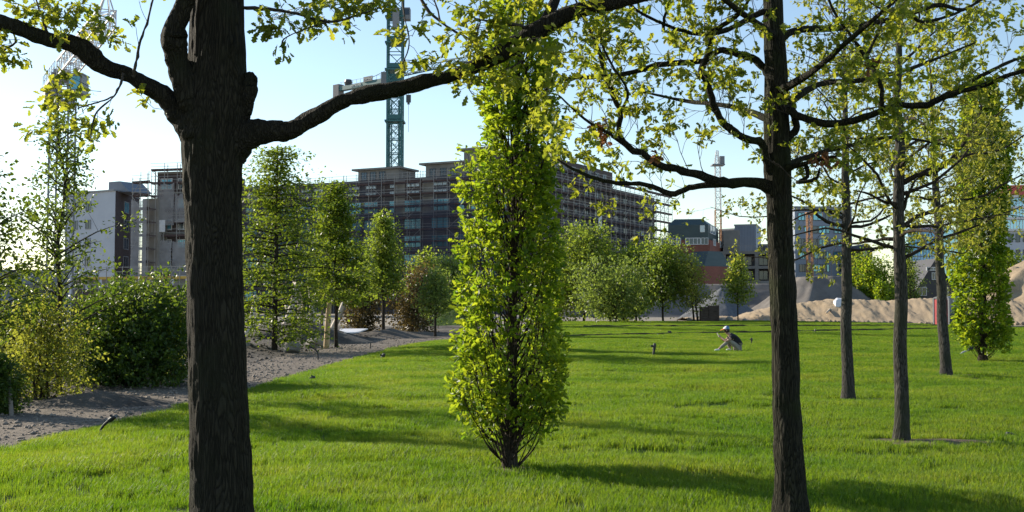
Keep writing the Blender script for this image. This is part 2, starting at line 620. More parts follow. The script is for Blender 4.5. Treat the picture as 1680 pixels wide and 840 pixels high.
# ------------------------------------------------------------------ grass (one object, tufts set by geometry nodes)
def grass_mat():
    m, nt, N, L = new_mat('grass_blade')
    out = N.new('ShaderNodeOutputMaterial')
    g = N.new('ShaderNodeNewGeometry')
    n = N.new('ShaderNodeTexNoise')
    n.inputs['Scale'].default_value = 0.55
    n.inputs['Detail'].default_value = 5
    L.new(g.outputs['Position'], n.inputs['Vector'])
    at = N.new('ShaderNodeAttribute')
    at.attribute_name = 'tint'
    ad = N.new('ShaderNodeMath')
    ad.operation = 'MULTIPLY_ADD'
    L.new(at.outputs['Fac'], ad.inputs[0])
    ad.inputs[1].default_value = 0.45
    mt = N.new('ShaderNodeMath')
    mt.operation = 'MULTIPLY_ADD'
    L.new(n.outputs['Fac'], mt.inputs[0])
    mt.inputs[1].default_value = 1.3
    mt.inputs[2].default_value = -0.38
    L.new(mt.outputs[0], ad.inputs[2])
    ra = ramp(N, [(0.1, (0.022, 0.066, 0.006)), (0.5, (0.058, 0.114, 0.012)), (0.9, (0.13, 0.152, 0.027))])
    rb = ramp(N, [(0.1, (0.13, 0.31, 0.008)), (0.5, (0.31, 0.48, 0.018)), (0.9, (0.49, 0.53, 0.045))])
    L.new(ad.outputs[0], ra.inputs[0])
    L.new(ad.outputs[0], rb.inputs[0])
    b = N.new('ShaderNodeBsdfPrincipled')
    L.new(ra.outputs[0], b.inputs['Base Color'])
    b.inputs['Roughness'].default_value = 0.5
    b.inputs['Specular IOR Level'].default_value = 0.22
    tr = N.new('ShaderNodeBsdfTranslucent')
    L.new(rb.outputs[0], tr.inputs['Color'])
    mx = N.new('ShaderNodeMixShader')
    mx.inputs[0].default_value = 0.45
    L.new(b.outputs[0], mx.inputs[1])
    L.new(tr.outputs[0], mx.inputs[2])
    L.new(mx.outputs[0], out.inputs[0])
    return m


SOIL_SPOTS = []      # (x, y, r) bare earth round the trunks


def make_grass():
    rng = np.random.default_rng(11)
    V, loops, starts, kind, tint = [], [], [], [], []
    nv = nl = 0
    for k in range(1, 6):
        for b in range(110):
            r = 0.17 * math.sqrt(rng.random())
            a = rng.random() * 2 * math.pi
            x, y = r * math.cos(a), r * math.sin(a)
            h = 0.04 + 0.05 * rng.random()
            w = 0.0019 + 0.0017 * rng.random()
            la = rng.random() * 2 * math.pi
            le = h * (0.15 + 0.65 * rng.random())
            sx, sy = math.cos(la + 1.57) * w, math.sin(la + 1.57) * w
            lx, ly = math.cos(la) * le, math.sin(la) * le
            vs = [(x - sx, y - sy, -0.02), (x + sx, y + sy, -0.02), (x + lx * .35 + sx * .8, y + ly * .35 + sy * .8, h * .6), (x + lx * .35 - sx * .8, y + ly * .35 - sy * .8, h * .6), (x + lx, y + ly, h)]
            V += vs
            loops += [nv, nv + 1, nv + 2, nv + 3, nv + 3, nv + 2, nv + 4]
            starts += [nl, nl + 4]
            t = rng.random()
            tint += [t, t]
            kind += [k] * 5
            nv += 5
            nl += 7
    # scatter points: dense near, thinner and larger far off
    pts, sc = [], []
    bands = [(7.0, 11, 85, 0.8), (11, 16, 66, 0.85), (16, 24, 48, 0.95), (24, 36, 30, 1.15), (36, 55, 17, 1.5), (55, 108, 9, 2.0)]
    for y0, y1, dens, s in bands:
        xl, xr = -6.5, min(0.52 * y1 + 4, 66)
        n = int((y1 - y0) * (xr - xl) * dens)
        x = rng.uniform(xl, xr, n)
        y = rng.uniform(y0, y1, n)
        ok = (x > lawn_left(y) + 0.02) & (y < lawn_far(x)) & (x < 0.52 * y + 4)
        for sx, sy, sr in SOIL_SPOTS:
            rr = np.hypot((x - sx) / 1.9, y - sy)
            ok &= (rr > sr * (0.5 + 0.5 * vnoise(x * 3, y * 3))) | (rng.random(n) < 0.2)
        for l0, l1, ly, lm in ((1.5, 44, 53.5, 0.66), (5.0, 36, 77, 0.12)):
            rel = y - (ly + (x - l0) * lm)
            ok &= ~((x > l0) & (x < l1) & (rel > -0.7) & (rel < 0.3))
        x, y = x[ok], y[ok]
        z = lawn_z(x, y)
        pts.append(np.stack([x, y, z], 1))
        cl = fbm(x * 0.9, y * 1.6, 3)
        sc.append(s * (0.34 + 1.1 * cl ** 1.5 + 0.3 * rng.random(len(x))))
    pts, sc = np.concatenate(pts), np.concatenate(sc)
    o = rng.permutation(len(pts))
    pts, sc = pts[o], sc[o]
    npt = len(pts)
    me = mesh_np('grass', np.concatenate([np.array(V), pts]), loops, starts, grass_mat(), tint)
    a = me.attributes.new('kind_id', 'INT', 'POINT')
    a.data.foreach_set('value', np.array(kind + [0] * npt, np.int32))
    a = me.attributes.new('tuft_scale', 'FLOAT', 'POINT')
    a.data.foreach_set('value', np.concatenate([np.ones(nv), sc]).astype(np.float32))
    a = me.attributes.new('tuft_turn', 'FLOAT', 'POINT')
    a.data.foreach_set('value', np.concatenate([np.zeros(nv), rng.random(npt) * 6.283]).astype(np.float32))
    ob = link('grass', me)
    struct(ob, 'stuff', 'bright green short grass growing all over the lawn')
    ng = bpy.data.node_groups.new('grass_nodes', 'GeometryNodeTree')
    ng.interface.new_socket('Geometry', in_out='INPUT', socket_type='NodeSocketGeometry')
    ng.interface.new_socket('Geometry', in_out='OUTPUT', socket_type='NodeSocketGeometry')
    N, L = ng.nodes, ng.links
    gi, go = N.new('NodeGroupInput'), N.new('NodeGroupOutput')

    def attr(nm, t):
        n = N.new('GeometryNodeInputNamedAttribute')
        n.data_type = t
        n.inputs['Name'].default_value = nm
        return n.outputs['Attribute']

    kid = attr('kind_id', 'INT')

    def sel(k):
        c = N.new('FunctionNodeCompare')
        c.data_type = 'INT'
        c.operation = 'EQUAL'
        L.new(kid, c.inputs[2])
        c.inputs[3].default_value = k
        s = N.new('GeometryNodeSeparateGeometry')
        s.domain = 'POINT'
        L.new(gi.outputs[0], s.inputs['Geometry'])
        L.new(c.outputs[0], s.inputs['Selection'])
        return s.outputs['Selection']

    jn = N.new('GeometryNodeJoinGeometry')
    for k in range(1, 6):
        g2 = N.new('GeometryNodeGeometryToInstance')
        L.new(sel(k), g2.inputs[0])
        L.new(g2.outputs[0], jn.inputs[0])
    ip = N.new('GeometryNodeInstanceOnPoints')
    L.new(sel(0), ip.inputs['Points'])
    L.new(jn.outputs[0], ip.inputs['Instance'])
    ip.inputs['Pick Instance'].default_value = True
    cx = N.new('ShaderNodeCombineXYZ')
    L.new(attr('tuft_turn', 'FLOAT'), cx.inputs[2])
    er = N.new('FunctionNodeEulerToRotation')
    L.new(cx.outputs[0], er.inputs[0])
    L.new(er.outputs[0], ip.inputs['Rotation'])
    ts = attr('tuft_scale', 'FLOAT')
    c2 = N.new('ShaderNodeCombineXYZ')
    # far tufts are wide, not tall: x, y grow with the scale, z with its root
    sq = N.new('ShaderNodeMath')
    sq.operation = 'POWER'
    L.new(ts, sq.inputs[0])
    sq.inputs[1].default_value = 0.3
    L.new(ts, c2.inputs[0])
    L.new(ts, c2.inputs[1])
    L.new(sq.outputs[0], c2.inputs[2])
    L.new(c2.outputs[0], ip.inputs['Scale'])
    L.new(ip.outputs[0], go.inputs[0])
    md = ob.modifiers.new('tufts', 'NODES')
    md.node_group = ng
    return ob


# ------------------------------------------------------------------ trees
def smooth_line(pts, rad, step=5, gnarl=0.0, rng=RNG):
    """Catmull-Rom through pts, radii interpolated, with a little wander"""
    pts = np.asarray(pts, float)
    rad = np.asarray(rad, float)
    q = np.concatenate([[2 * pts[0] - pts[1]], pts, [2 * pts[-1] - pts[-2]]])
    out, ro = [], []
    for i in range(len(pts) - 1):
        p0, p1, p2, p3 = q[i:i + 4]
        for s in range(step):
            t = s / step
            out.append(0.5 * ((2 * p1) + (-p0 + p2) * t + (2 * p0 - 5 * p1 + 4 * p2 - p3) * t * t + (-p0 + 3 * p1 - 3 * p2 + p3) * t ** 3))
            ro.append(rad[i] * (1 - t) + rad[i + 1] * t)
    out.append(pts[-1])
    ro.append(rad[-1])
    out, ro = np.array(out), np.array(ro)
    if gnarl:
        out[1:] += rng.normal(0, 1, (len(out) - 1, 3)) * ro[1:, None] * gnarl
        ro = ro * (1 + rng.normal(0, gnarl * 0.5, len(ro)))
    return out, np.maximum(ro, 0.0015)


def unit(v):
    return v / (np.linalg.norm(v) + 1e-9)


def shoot(p0, d, length, n, wig, lift, rng):
    """a wandering shoot of n segments"""
    pts = [np.array(p0, float)]
    d = unit(np.array(d, float))
    for i in range(n):
        d = unit(d + rng.normal(0, wig, 3) + np.array([0, 0, lift]))
        pts.append(pts[-1] + d * length / n)
    return np.array(pts)


def at_line(pts, t):
    x = t * (len(pts) - 1)
    i = min(int(x), len(pts) - 2)
    f = x - i
    return pts[i] * (1 - f) + pts[i + 1] * f, unit(pts[i + 1] - pts[i])


LOBED = [(0.0, 0.0), (0.16, 0.07), (0.30, 0.21), (0.40, 0.12), (0.55, 0.30), (0.64, 0.17), (0.80, 0.26), (0.90, 0.12), (1.0, 0.0)]
OVAL = [(0.0, 0.0), (0.3, 0.24), (0.7, 0.25), (1.0, 0.0)]
LEAFMAX = {}


def leaf_arrays(pos, ax, size, shape, rng, up=0.7, fold=0.18):
    """leaves at pos pointing along ax; shape: half outline (two faces folded on the midrib) or None for one diamond"""
    n = len(pos)
    ax = ax / (np.linalg.norm(ax, axis=1)[:, None] + 1e-9)
    nr = rng.normal(0, 1, (n, 3)) * 0.6 + np.array([0, 0, up])
    bi = np.cross(nr, ax)
    bi /= np.linalg.norm(bi, axis=1)[:, None] + 1e-9
    nr = np.cross(ax, bi)
    L = size[:, None]
    if shape is None:
        tpl = [(0, 0, 0), (0.5, -0.32, 0.0), (1, 0, -0.06), (0.5, 0.32, 0.0)]
        fcs = [(0, 1, 2, 3)]
    else:
        k = len(shape)
        tpl = [(x, y, y * fold * 2 - 0.12 * x * x) for x, y in shape] + [(x, -y, y * fold * 2 - 0.12 * x * x) for x, y in shape[1:-1]]
        right = [0] + [k + i for i in range(k - 2)] + [k - 1]
        fcs = [tuple(range(k - 1, -1, -1)), tuple(right)]
    V = np.stack([pos + L * (t[0] * ax + t[1] * bi + t[2] * nr) for t in tpl], 1).reshape(-1, 3)
    m = len(tpl)
    base = np.concatenate([np.array(f) for f in fcs])
    loops = (np.arange(n)[:, None] * m + base[None, :]).ravel()
    st = np.cumsum([0] + [len(f) for f in fcs])[:-1]
    starts = (np.arange(n)[:, None] * len(base) + st[None, :]).ravel()
    return V, loops, starts, len(fcs)


def foliage(name, anchors, dirs, per, size, shape, mat, parent, rng, spread=0.03, wander=0.9, droop=0.15, up=0.7, tint_by=None):
    A = np.repeat(np.asarray(anchors), per, axis=0)
    D = np.repeat(np.asarray(dirs), per, axis=0)
    n = len(A)
    pos = A + rng.normal(0, spread, (n, 3))
    ax = D * 0.7 + rng.normal(0, wander * 0.6, (n, 3)) + np.array([0, 0, -droop])
    s = size * (0.6 + 0.7 * rng.random(n))
    V, lo, st, nf = leaf_arrays(pos, ax, s, shape, rng, up)
    ct = np.repeat(rng.random(len(anchors)), per) * 0.55 + rng.random(n) * 0.45
    if tint_by is not None:
        ct = np.clip(ct + tint_by(pos), 0, 1)
    return link(name, mesh_np(name, V, lo, st, mat, np.repeat(ct, nf)), parent)


def bark_trunk(name, pts, rad, mat, parent, sides=48, ridge=0.05, step=14, freq=15, rng=RNG, flare=True):
    """trunk with furrowed bark as real relief"""
    pts, rad = smooth_line(pts, rad, step)
    k = len(pts)
    v, f = tube_arrays(pts, rad, sides)
    v = v.reshape(k, sides, 3)
    ang = np.arange(sides) * 2 * math.pi / sides
    ln = np.concatenate([[0], np.cumsum(np.linalg.norm(np.diff(pts, axis=0), axis=1))])
    for i in range(k):
        u = ang / (2 * math.pi)
        one = np.ones(sides)
        k1 = int(freq * 2)
        w = 2.4 * (np.abs(wnoise(u * k1 + 0.6 * math.sin(ln[i] * 3), one * ln[i] * 5.0, k1) - 0.5) * 2 - 0.45)
        w += 1.3 * (wnoise(u * k1 * 2, one * (ln[i] * 13 + 40), k1 * 2) - 0.5)
        w += 1.6 * (wnoise(u * 7, one * (ln[i] * 1.6 + 9), 7) - 0.5)
        fac = 1 + ridge * w
        if flare:
            fac = fac + 0.6 * np.exp(-ln[i] / 0.17) * (1 + 0.25 * np.sin(ang * 4 + 1))
        v[i] = pts[i] + (v[i] - pts[i]) * fac[:, None]
    mb = MB()
    mb.add(v.reshape(-1, 3), f)
    return mb.build(name, mat, parent, smooth=True)


class Sprigs:
    """twigs and leaf anchors gathered for one tree"""
    def __init__(self, rng):
        self.rng, self.mb = rng, MB()
        self.a, self.d = [], []

    def leaf(self, p, d):
        self.a.append(p)
        self.d.append(d)

    def twig(self, p, d, length, r0, level, kids=3, leaf_every=0.09, lift=0.02, wig=0.22, bare=0.35):
        rng = self.rng
        n = 4 if level else 3
        pts = shoot(p, d, length, n, wig, lift, rng)
        self.mb.tube(pts, np.linspace(r0, max(r0 * 0.35, 0.0016), n + 1), 4 if r0 > 0.006 else 3, cap=False)
        if level > 0:
            for i in range(kids):
                t = 0.3 + 0.7 * (i + rng.random()) / kids
                q, dd = at_line(pts, min(t, 0.98))
                side = unit(np.cross(dd, rng.normal(0, 1, 3)))
                self.twig(q, unit(dd * 0.75 + side * 0.75), length * (0.38 + 0.25 * rng.random()), r0 * 0.5, level - 1, kids, leaf_every, lift, wig, bare)
            self.leaf(pts[-1], unit(pts[-1] - pts[-2]))
        else:
            k = max(1, int(length * (1 - bare) / leaf_every))
            for i in range(k):
                q, dd = at_line(pts, bare + (1 - bare) * (i + 1) / k * 0.999)
                self.leaf(q, dd)

    def along(self, pts, n, t0, t1, length, r0, level=1, kids=3, updown=0.25, back=0.15, taper=0.5, **kw):
        """n shoots from a limb between t0 and t1"""
        rng = self.rng
        for i in range(n):
            t = t0 + (t1 - t0) * (i + rng.random()) / n
            q, dd = at_line(pts, min(t, 0.995))
            side = unit(np.cross(dd, rng.normal(0, 1, 3)))
            d = unit(dd * (0.5 + 0.4 * rng.random()) + side * 0.9 + np.array([0, 0, updown]))
            self.twig(q, d, length * (1 - taper * t) * (0.6 + 0.7 * rng.random()), r0 * (1 - 0.5 * t), level, kids, **kw)

    def build(self, parent, mat_twig, per, size, shape, mat_leaf, spread=0.03, name='foliage', **kw):
        if self.mb.f:
            self.mb.build('twigs', mat_twig, parent, smooth=True)
        if self.a:
            foliage(name, self.a, self.d, per, size, shape, mat_leaf, parent, self.rng, spread, **kw)


def px_line(path, d0, d1):
    """traced photo points, spread from depth d0 to d1"""
    k = len(path)
    return np.array([P(x, y, d0 + (d1 - d0) * i / (k - 1)) for i, (x, y) in enumerate(path)])

# ---- the near oak whose trunk fills the picture's left third
def near_oak():
    rng = np.random.default_rng(21)
    d = 6.6
    k = d / FPX
    base = P(365, 955, d)
    base[2] = 0.0
    t = thing('oak_tree', 'thickest oak with a dark furrowed trunk and two heavy bare limbs arching sideways', 'tree', base, 'oaks planted on the lawn')
    tr = [(365, 950), (364, 840), (361, 720), (357, 600), (353, 470), (350, 360), (349, 280), (351, 225), (356, 165), (357, 110), (357, 40), (358, -40), (362, -160), (358, -330), (366, -520), (360, -720)]
    rd = [52, 49, 48, 46, 45, 45, 48, 52, 51, 46, 43, 42, 40, 36, 26, 10]
    pts = px_line(tr, d, d)
    pts[0][2] = -0.03
    bark_trunk('trunk', pts, np.array(rd) * k, M['bark_oak'], t, sides=110, ridge=0.028, step=16, freq=17, rng=rng)
    sp = Sprigs(rng)

    def limb(path, rad, d0, d1, gn=0.10, step=5, name='limb'):
        pts, r = smooth_line(px_line(path, d0, d1), np.array(rad) * k, step * 2, gn * 0.12, rng)
        ns = 28
        v, f = tube_arrays(pts, r, ns)
        ln = np.concatenate([[0], np.cumsum(np.linalg.norm(np.diff(pts, axis=0), axis=1))])
        u = np.tile(np.arange(ns) / ns, len(pts))
        q = np.repeat(ln, ns)
        sd = float(rng.integers(0, 90))
        dsp = 0.34 * (wnoise(u * 4, q * 7 + sd, 4) - 0.5) + 0.22 * (wnoise(u * 8, q * 22 + sd, 8) - 0.5) + 0.16 * (wnoise(u * 18, q * 30 + sd, 18) - 0.5)
        ax = np.repeat(pts, ns, axis=0)
        v = ax + (v - ax) * (1 + dsp)[:, None]
        mb = MB()
        mb.add(v, f)
        mb.build(name, M['bark_oak'], t, smooth=True)
        return pts

    L1 = limb([(345, 235), (300, 190), (278, 166), (240, 141), (207, 121), (168, 106), (146, 92), (122, 74), (80, 65), (40, 51), (0, 37), (-60, 20), (-140, 5), (-240, -30)],
              [40, 25, 17, 14.5, 13, 13, 16, 16, 12, 11.5, 11.5, 11, 8, 3], d, d - 0.5)
    L2 = limb([(338, 215), (318, 165), (300, 125), (288, 85), (284, 52), (298, 18), (310, -25), (318, -90), (290, -180)],
              [36, 26, 20, 18, 20, 15, 15, 13, 5], d - 0.05, d - 0.3)
    R1 = limb([(360, 240), (402, 222), (440, 216), (480, 211), (520, 190), (560, 167), (600, 156), (650, 146), (700, 133), (750, 121), (800, 99), (850, 71), (895, 42), (950, 16), (1010, 4), (1080, -12), (1160, -50), (1250, -120)],
              [46, 26, 18, 15.5, 15, 13, 15, 14, 12, 12, 12.5, 13, 14, 13, 11, 8, 6, 2], d, d - 0.2)
    limb([(385, 192), (398, 168), (406, 146), (408, 130), (404, 120)], [22, 18, 15, 13, 5], d, d - 0.03, 0.12, name='stub')
    U1 = limb([(355, -60), (420, -160), (520, -240), (640, -330)], [24, 18, 11, 3], d, d + 0.6)
    U2 = limb([(355, -120), (280, -230), (200, -320), (90, -420)], [22, 16, 9, 3], d, d + 0.5)
    U3 = limb([(358, -40), (400, -140), (460, -260), (470, -400)], [20, 14, 9, 3], d, d - 1.3)
    sub = limb([(893, 40), (905, 70), (880, 28), (930, -40)][::3] + [(960, -90)], [10, 6, 3], d - 0.1, d + 0.3)
    # hanging and spreading twigs that the photo shows
    for path, r, d0, d1 in (
        ([(218, 126), (222, 108), (228, 75), (240, 40), (252, -5), (262, -60)], 3.2, d - .25, d - .4),
        ([(202, 121), (198, 137), (187, 158), (160, 182), (151, 208), (149, 232)], 2.6, d - .25, d - .5),
        ([(187, 158), (165, 166), (145, 172), (128, 178)], 1.5, d - .25, d - .3),
        ([(395, 12), (440, 15), (485, 22), (540, 36), (590, 24), (625, 12)], 3.2, d, d - .5),
        ([(540, 36), (500, 48), (468, 62), (462, 74)], 1.4, d - .3, d - .3),
        ([(680, -20), (705, 20), (740, 48), (765, 62), (795, 84)], 3.0, d + .1, d - .1),
        ([(722, 34), (716, 10), (705, -20)], 1.6, d, d),
        ([(660, -10), (664, 30), (672, 70), (660, 105)], 1.5, d - .2, d - .3),
        ([(895, 45), (860, 44), (826, 38), (778, 30)], 5.0, d - .1, d - .25),
        ([(870, 60), (850, 105), (800, 120), (770, 140), (775, 155)], 1.6, d - .1, d - .3),
        ([(790, 100), (782, 60), (788, 34), (778, 30)], 1.6, d - .1, d - .3),
        ([(80, 65), (70, 30), (60, 0), (58, -30)], 2.4, d - .3, d - .2),
        ([(20, 44), (24, 70), (0, 85), (-20, 95)], 2.0, d - .3, d - .2),
    ):
        p, rr = smooth_line(px_line(path, d0, d1), np.linspace(r, 1.0, len(path)) * k, 4, 0.3, rng)
        sp.mb.tube(p, rr, 4, cap=False)
        sp.along(p, 4, 0.35, 0.95, 0.16, 0.0028, 0, leaf_every=0.06)
        sp.leaf(p[-1], unit(p[-1] - p[-2]))
    kw = dict(level=1, kids=3, leaf_every=0.08)
    # sprays of leaves where the photo has them
    def spray(cx, cy, dd, n, spread, ln=0.16):
        for i in range(n):
            q = P(cx + rng.normal(0, spread), cy + rng.normal(0, spread * 0.45), dd + rng.normal(0, 0.1))
            dr = rng.normal(0, 1, 3)
            dr[2] = abs(dr[2]) * 0.3
            sp.twig(q, dr, ln, 0.0022, 0, leaf_every=0.045, bare=0.1)
    for cx, cy, n, s in ((30, 45, 8, 26), (8, 78, 5, 14), (100, 30, 7, 26), (130, 45, 6, 24), (165, 62, 4, 12), (100, 10, 4, 20), (108, 168, 5, 16), (122, 190, 4, 14), (155, 148, 2, 14), (110, 215, 3, 12),
                         (455, 50, 4, 16), (490, 15, 3, 22), (560, 30, 5, 22), (520, 40, 3, 20), (620, 12, 7, 24), (600, 2, 4, 26), (665, 60, 4, 10), (662, 100, 2, 8),
                         (760, 60, 4, 14), (775, 90, 6, 18), (790, 130, 6, 18), (800, 50, 7, 18), (830, 15, 6, 34), (860, 75, 3, 30), (910, 95, 4, 26), (885, 130, 3, 22), (935, 75, 4, 22), (945, 200, 4, 22), (935, 130, 4, 20), (935, 250, 4, 20),
                         (965, 40, 6, 20), (262, 178, 1, 4)):
        spray(cx, cy, d - 0.25, n, s)
    sp.along(L1, 7, 0.75, 1.0, 0.4, 0.006, **kw)
    sp.along(R1, 9, 0.72, 1.0, 0.40, 0.006, **kw)
    for U in (U1, U2, U3):
        sp.along(U, 16, 0.2, 1.0, 0.7, 0.008, level=2, kids=3)
    sp.along(pts[8:], 14, 0.4, 1.0, 0.9, 0.012, level=2, kids=3)
    sp.build(t, M['twig'], 5, 0.058, LOBED, M['leaf_oak'], 0.018, droop=0.35)


near_oak()


# ---- second oak with the full spring crown
def second_oak():
    rng = np.random.default_rng(33)
    d = 8.2
    k = d / FPX
    base = P(1298, 862, d)
    base[2] = 0.0
    t = thing('oak_tree', 'mossy trunked oak with a wide crown of crooked limbs and yellow green spring leaves', 'tree', base, 'oaks planted on the lawn')
    tr = [(1298, 866), (1296, 780), (1291, 680), (1288, 560), (1283, 450), (1279, 360), (1276, 280), (1274, 200), (1273, 110), (1269, 30), (1267, -60), (1272, -180), (1266, -320), (1272, -480), (1268, -640)]
    rd = [25, 24, 23, 22, 21, 20.5, 22, 20.5, 18, 16, 14.5, 13, 10, 7, 2]
    pts = px_line(tr, d, d)
    pts[0][2] = -0.03
    bark_trunk('trunk', pts, np.array(rd) * k, M['bark_moss'], t, sides=64, ridge=0.045, step=14, freq=11, rng=rng)
    sp = Sprigs(rng)
    limbs = []

    def limb(path, rad, d0, d1, gn=0.12):
        rr = np.array(rad, float) * 0.76
        rr[0] = rad[0] * 0.95
        p, r = smooth_line(px_line(path, d0, d1), rr * k, 4, gn, rng)
        mb = MB()
        mb.tube(p, r, 10)
        mb.build('limb', M['bark_moss'], t, smooth=True)
        limbs.append(p)
        return p

    limb([(1276, 330), (1258, 306), (1220, 298), (1185, 300), (1150, 288), (1110, 278), (1080, 270), (1055, 252), (1035, 245), (1015, 218), (1018, 185), (1005, 155), (992, 120), (985, 90), (975, 65), (957, 28), (940, -10)],
         [17, 13, 11, 10.5, 9, 8, 7.5, 7, 6.5, 6, 5.5, 5, 4.5, 4.5, 4, 3, 1.5], d, d - 0.5)
    limb([(1190, 300), (1160, 303), (1130, 309), (1100, 318), (1060, 303), (1010, 300), (970, 290), (930, 272), (905, 255)], [8, 7, 6.5, 6, 5, 4.5, 4, 3, 2], d - 0.1, d + 0.5)
    limb([(1276, 300), (1262, 278), (1250, 236), (1225, 228), (1200, 213), (1185, 200), (1170, 170), (1160, 135), (1150, 115), (1165, 85), (1167, 55), (1185, 42), (1215, 20), (1240, -20)],
         [13, 10, 9, 8, 8, 8, 7.5, 7, 6.5, 6.5, 6, 5, 4, 2], d, d - 0.6)
    limb([(1274, 140), (1258, 118), (1240, 100), (1210, 88), (1180, 83), (1155, 100), (1120, 103), (1080, 106), (1040, 118), (985, 126), (945, 128), (915, 134), (890, 150)],
         [11, 9, 8.5, 8, 7, 6.5, 6.5, 6.5, 6, 5, 5, 4, 2.5], d + 0.05, d + 0.3)
    limb([(1270, 20), (1245, 22), (1220, 36), (1190, 50), (1160, 56), (1125, 52), (1090, 40), (1045, 17), (1015, -15)], [8, 6.5, 6, 5.5, 5, 4, 3.5, 3, 1.5], d, d - 0.3)
    limb([(1088, 52), (1090, 30), (1097, 8), (1106, -30)], [3.2, 3, 2.6, 2], d - 0.2, d - 0.3)
    limb([(1035, 245), (1012, 228), (990, 214), (965, 200), (940, 178), (915, 155)], [4, 3.6, 3.4, 3, 2.5, 1.5], d - 0.2, d - 0.7)
    limb([(1018, 185), (1030, 150), (1000, 100), (985, 60), (992, 20)], [3, 2.6, 2.4, 2, 1.2], d - 0.4, d - 0.6)
    limb([(1276, 262), (1290, 232), (1306, 212), (1303, 192), (1294, 180)], [9, 8, 8, 7, 5], d, d - 0.1)
    limb([(1294, 182), (1318, 194), (1360, 203), (1400, 198), (1435, 186), (1470, 174), (1520, 172), (1545, 161), (1580, 149), (1620, 138), (1650, 125), (1690, 112), (1750, 90)],
         [7.5, 8, 8, 7.5, 7, 7, 7, 6, 5.5, 5, 4.5, 4, 2], d - 0.1, d - 0.9)
    limb([(1545, 161), (1580, 140), (1620, 120), (1655, 102), (1690, 90)], [5, 4.5, 4, 3.6, 2], d - 0.6, d - 0.4)
    limb([(1445, 184), (1447, 160), (1445, 140), (1432, 112), (1420, 95), (1405, 70), (1380, 38), (1360, 0), (1352, -40)], [5, 4.5, 4.5, 4, 4, 3.2, 3, 2.5, 1.5], d - 0.5, d - 0.7)
    limb([(1420, 95), (1435, 65), (1450, 30), (1460, 0), (1472, -40)], [3.2, 3, 2.6, 2.2, 1.5], d - 0.6, d - 0.4)
    limb([(1274, 66), (1300, 52), (1330, 47), (1370, 47), (1410, 42), (1470, 30), (1500, 20), (1540, 8), (1580, 16), (1620, -10)], [9, 8, 7.5, 7, 7, 6.5, 6, 5, 4, 2], d, d + 0.7)
    limb([(1495, 24), (1512, 36), (1545, 30), (1590, 12), (1640, -20)], [4, 3.6, 3.4, 3, 2], d + 0.4, d + 0.7)
    limb([(1278, 278), (1300, 273), (1322, 268), (1345, 262), (1372, 256)], [9, 7, 5, 4, 2], d, d - 0.5)
    limb([(1322, 270), (1325, 290), (1308, 299), (1338, 294), (1345, 275)], [4, 4, 4, 4, 2], d - 0.15, d - 0.3)
    limb([(1277, 290), (1310, 262), (1390, 240), (1470, 225), (1560, 240)], [8, 6, 5, 4, 2], d, d + 1.6)
    limb([(1276, 180), (1340, 140), (1420, 130), (1500, 110), (1600, 70)], [9, 7, 6, 5, 2], d, d + 1.9)
    limb([(1275, 200), (1200, 175), (1120, 165), (1050, 150)], [8, 6, 4.5, 2], d, d + 1.7)
    limb([(1275, 150), (1330, 120), (1400, 60), (1470, 0)], [8, 6.5, 5, 3], d, d - 1.6)
    limb([(1272, 60), (1230, 30), (1150, -30), (1080, -70)], [8, 6, 4, 2], d, d - 1.5)
    # crown above the frame
    for az in range(10):
        a = az * 2.4
        p0, _ = at_line(pts, 0.72 + 0.025 * az)
        q = shoot(p0, (math.cos(a), math.sin(a), 0.55), 1.5 - 0.06 * az, 6, 0.18, 0.02, rng)
        mb = MB()
        mb.tube(q, np.linspace(0.03, 0.006, 7), 8)
        mb.build('limb', M['bark_moss'], t, smooth=True)
        limbs.append(q)
    for i, p in enumerate(limbs):
        ln = np.linalg.norm(np.diff(p, axis=0), axis=1).sum()
        n = max(3, int(ln * 8.8))
        sp.along(p, n, 0.22, 1.0, 0.34, 0.005, level=1, kids=4, updown=0.25, taper=0.3, leaf_every=0.3)
    sp.build(t, M['twig'], 8, 0.053, LOBED, M['leaf_oak'], 0.012, droop=0.2, wander=1.3)
    # clumps of last year's brown leaves left on the limbs
    aa, dd = [], []
    for cx, cy, s in ((1430, 108, 9), (1352, 262, 13), (980, 215, 12), (985, 230, 8), (1075, 255, 4)):
        for i in range(int(s * 1.6)):
            aa.append(P(cx + rng.normal(0, s * .7), cy + rng.normal(0, s * .5), d - 0.4 + rng.normal(0, 0.04)))
            dd.append(rng.normal(0, 1, 3))
    foliage('dry_leaves', aa, dd, 2, 0.055, LOBED, M['leaf_dead'], t, rng, 0.012)


second_oak()


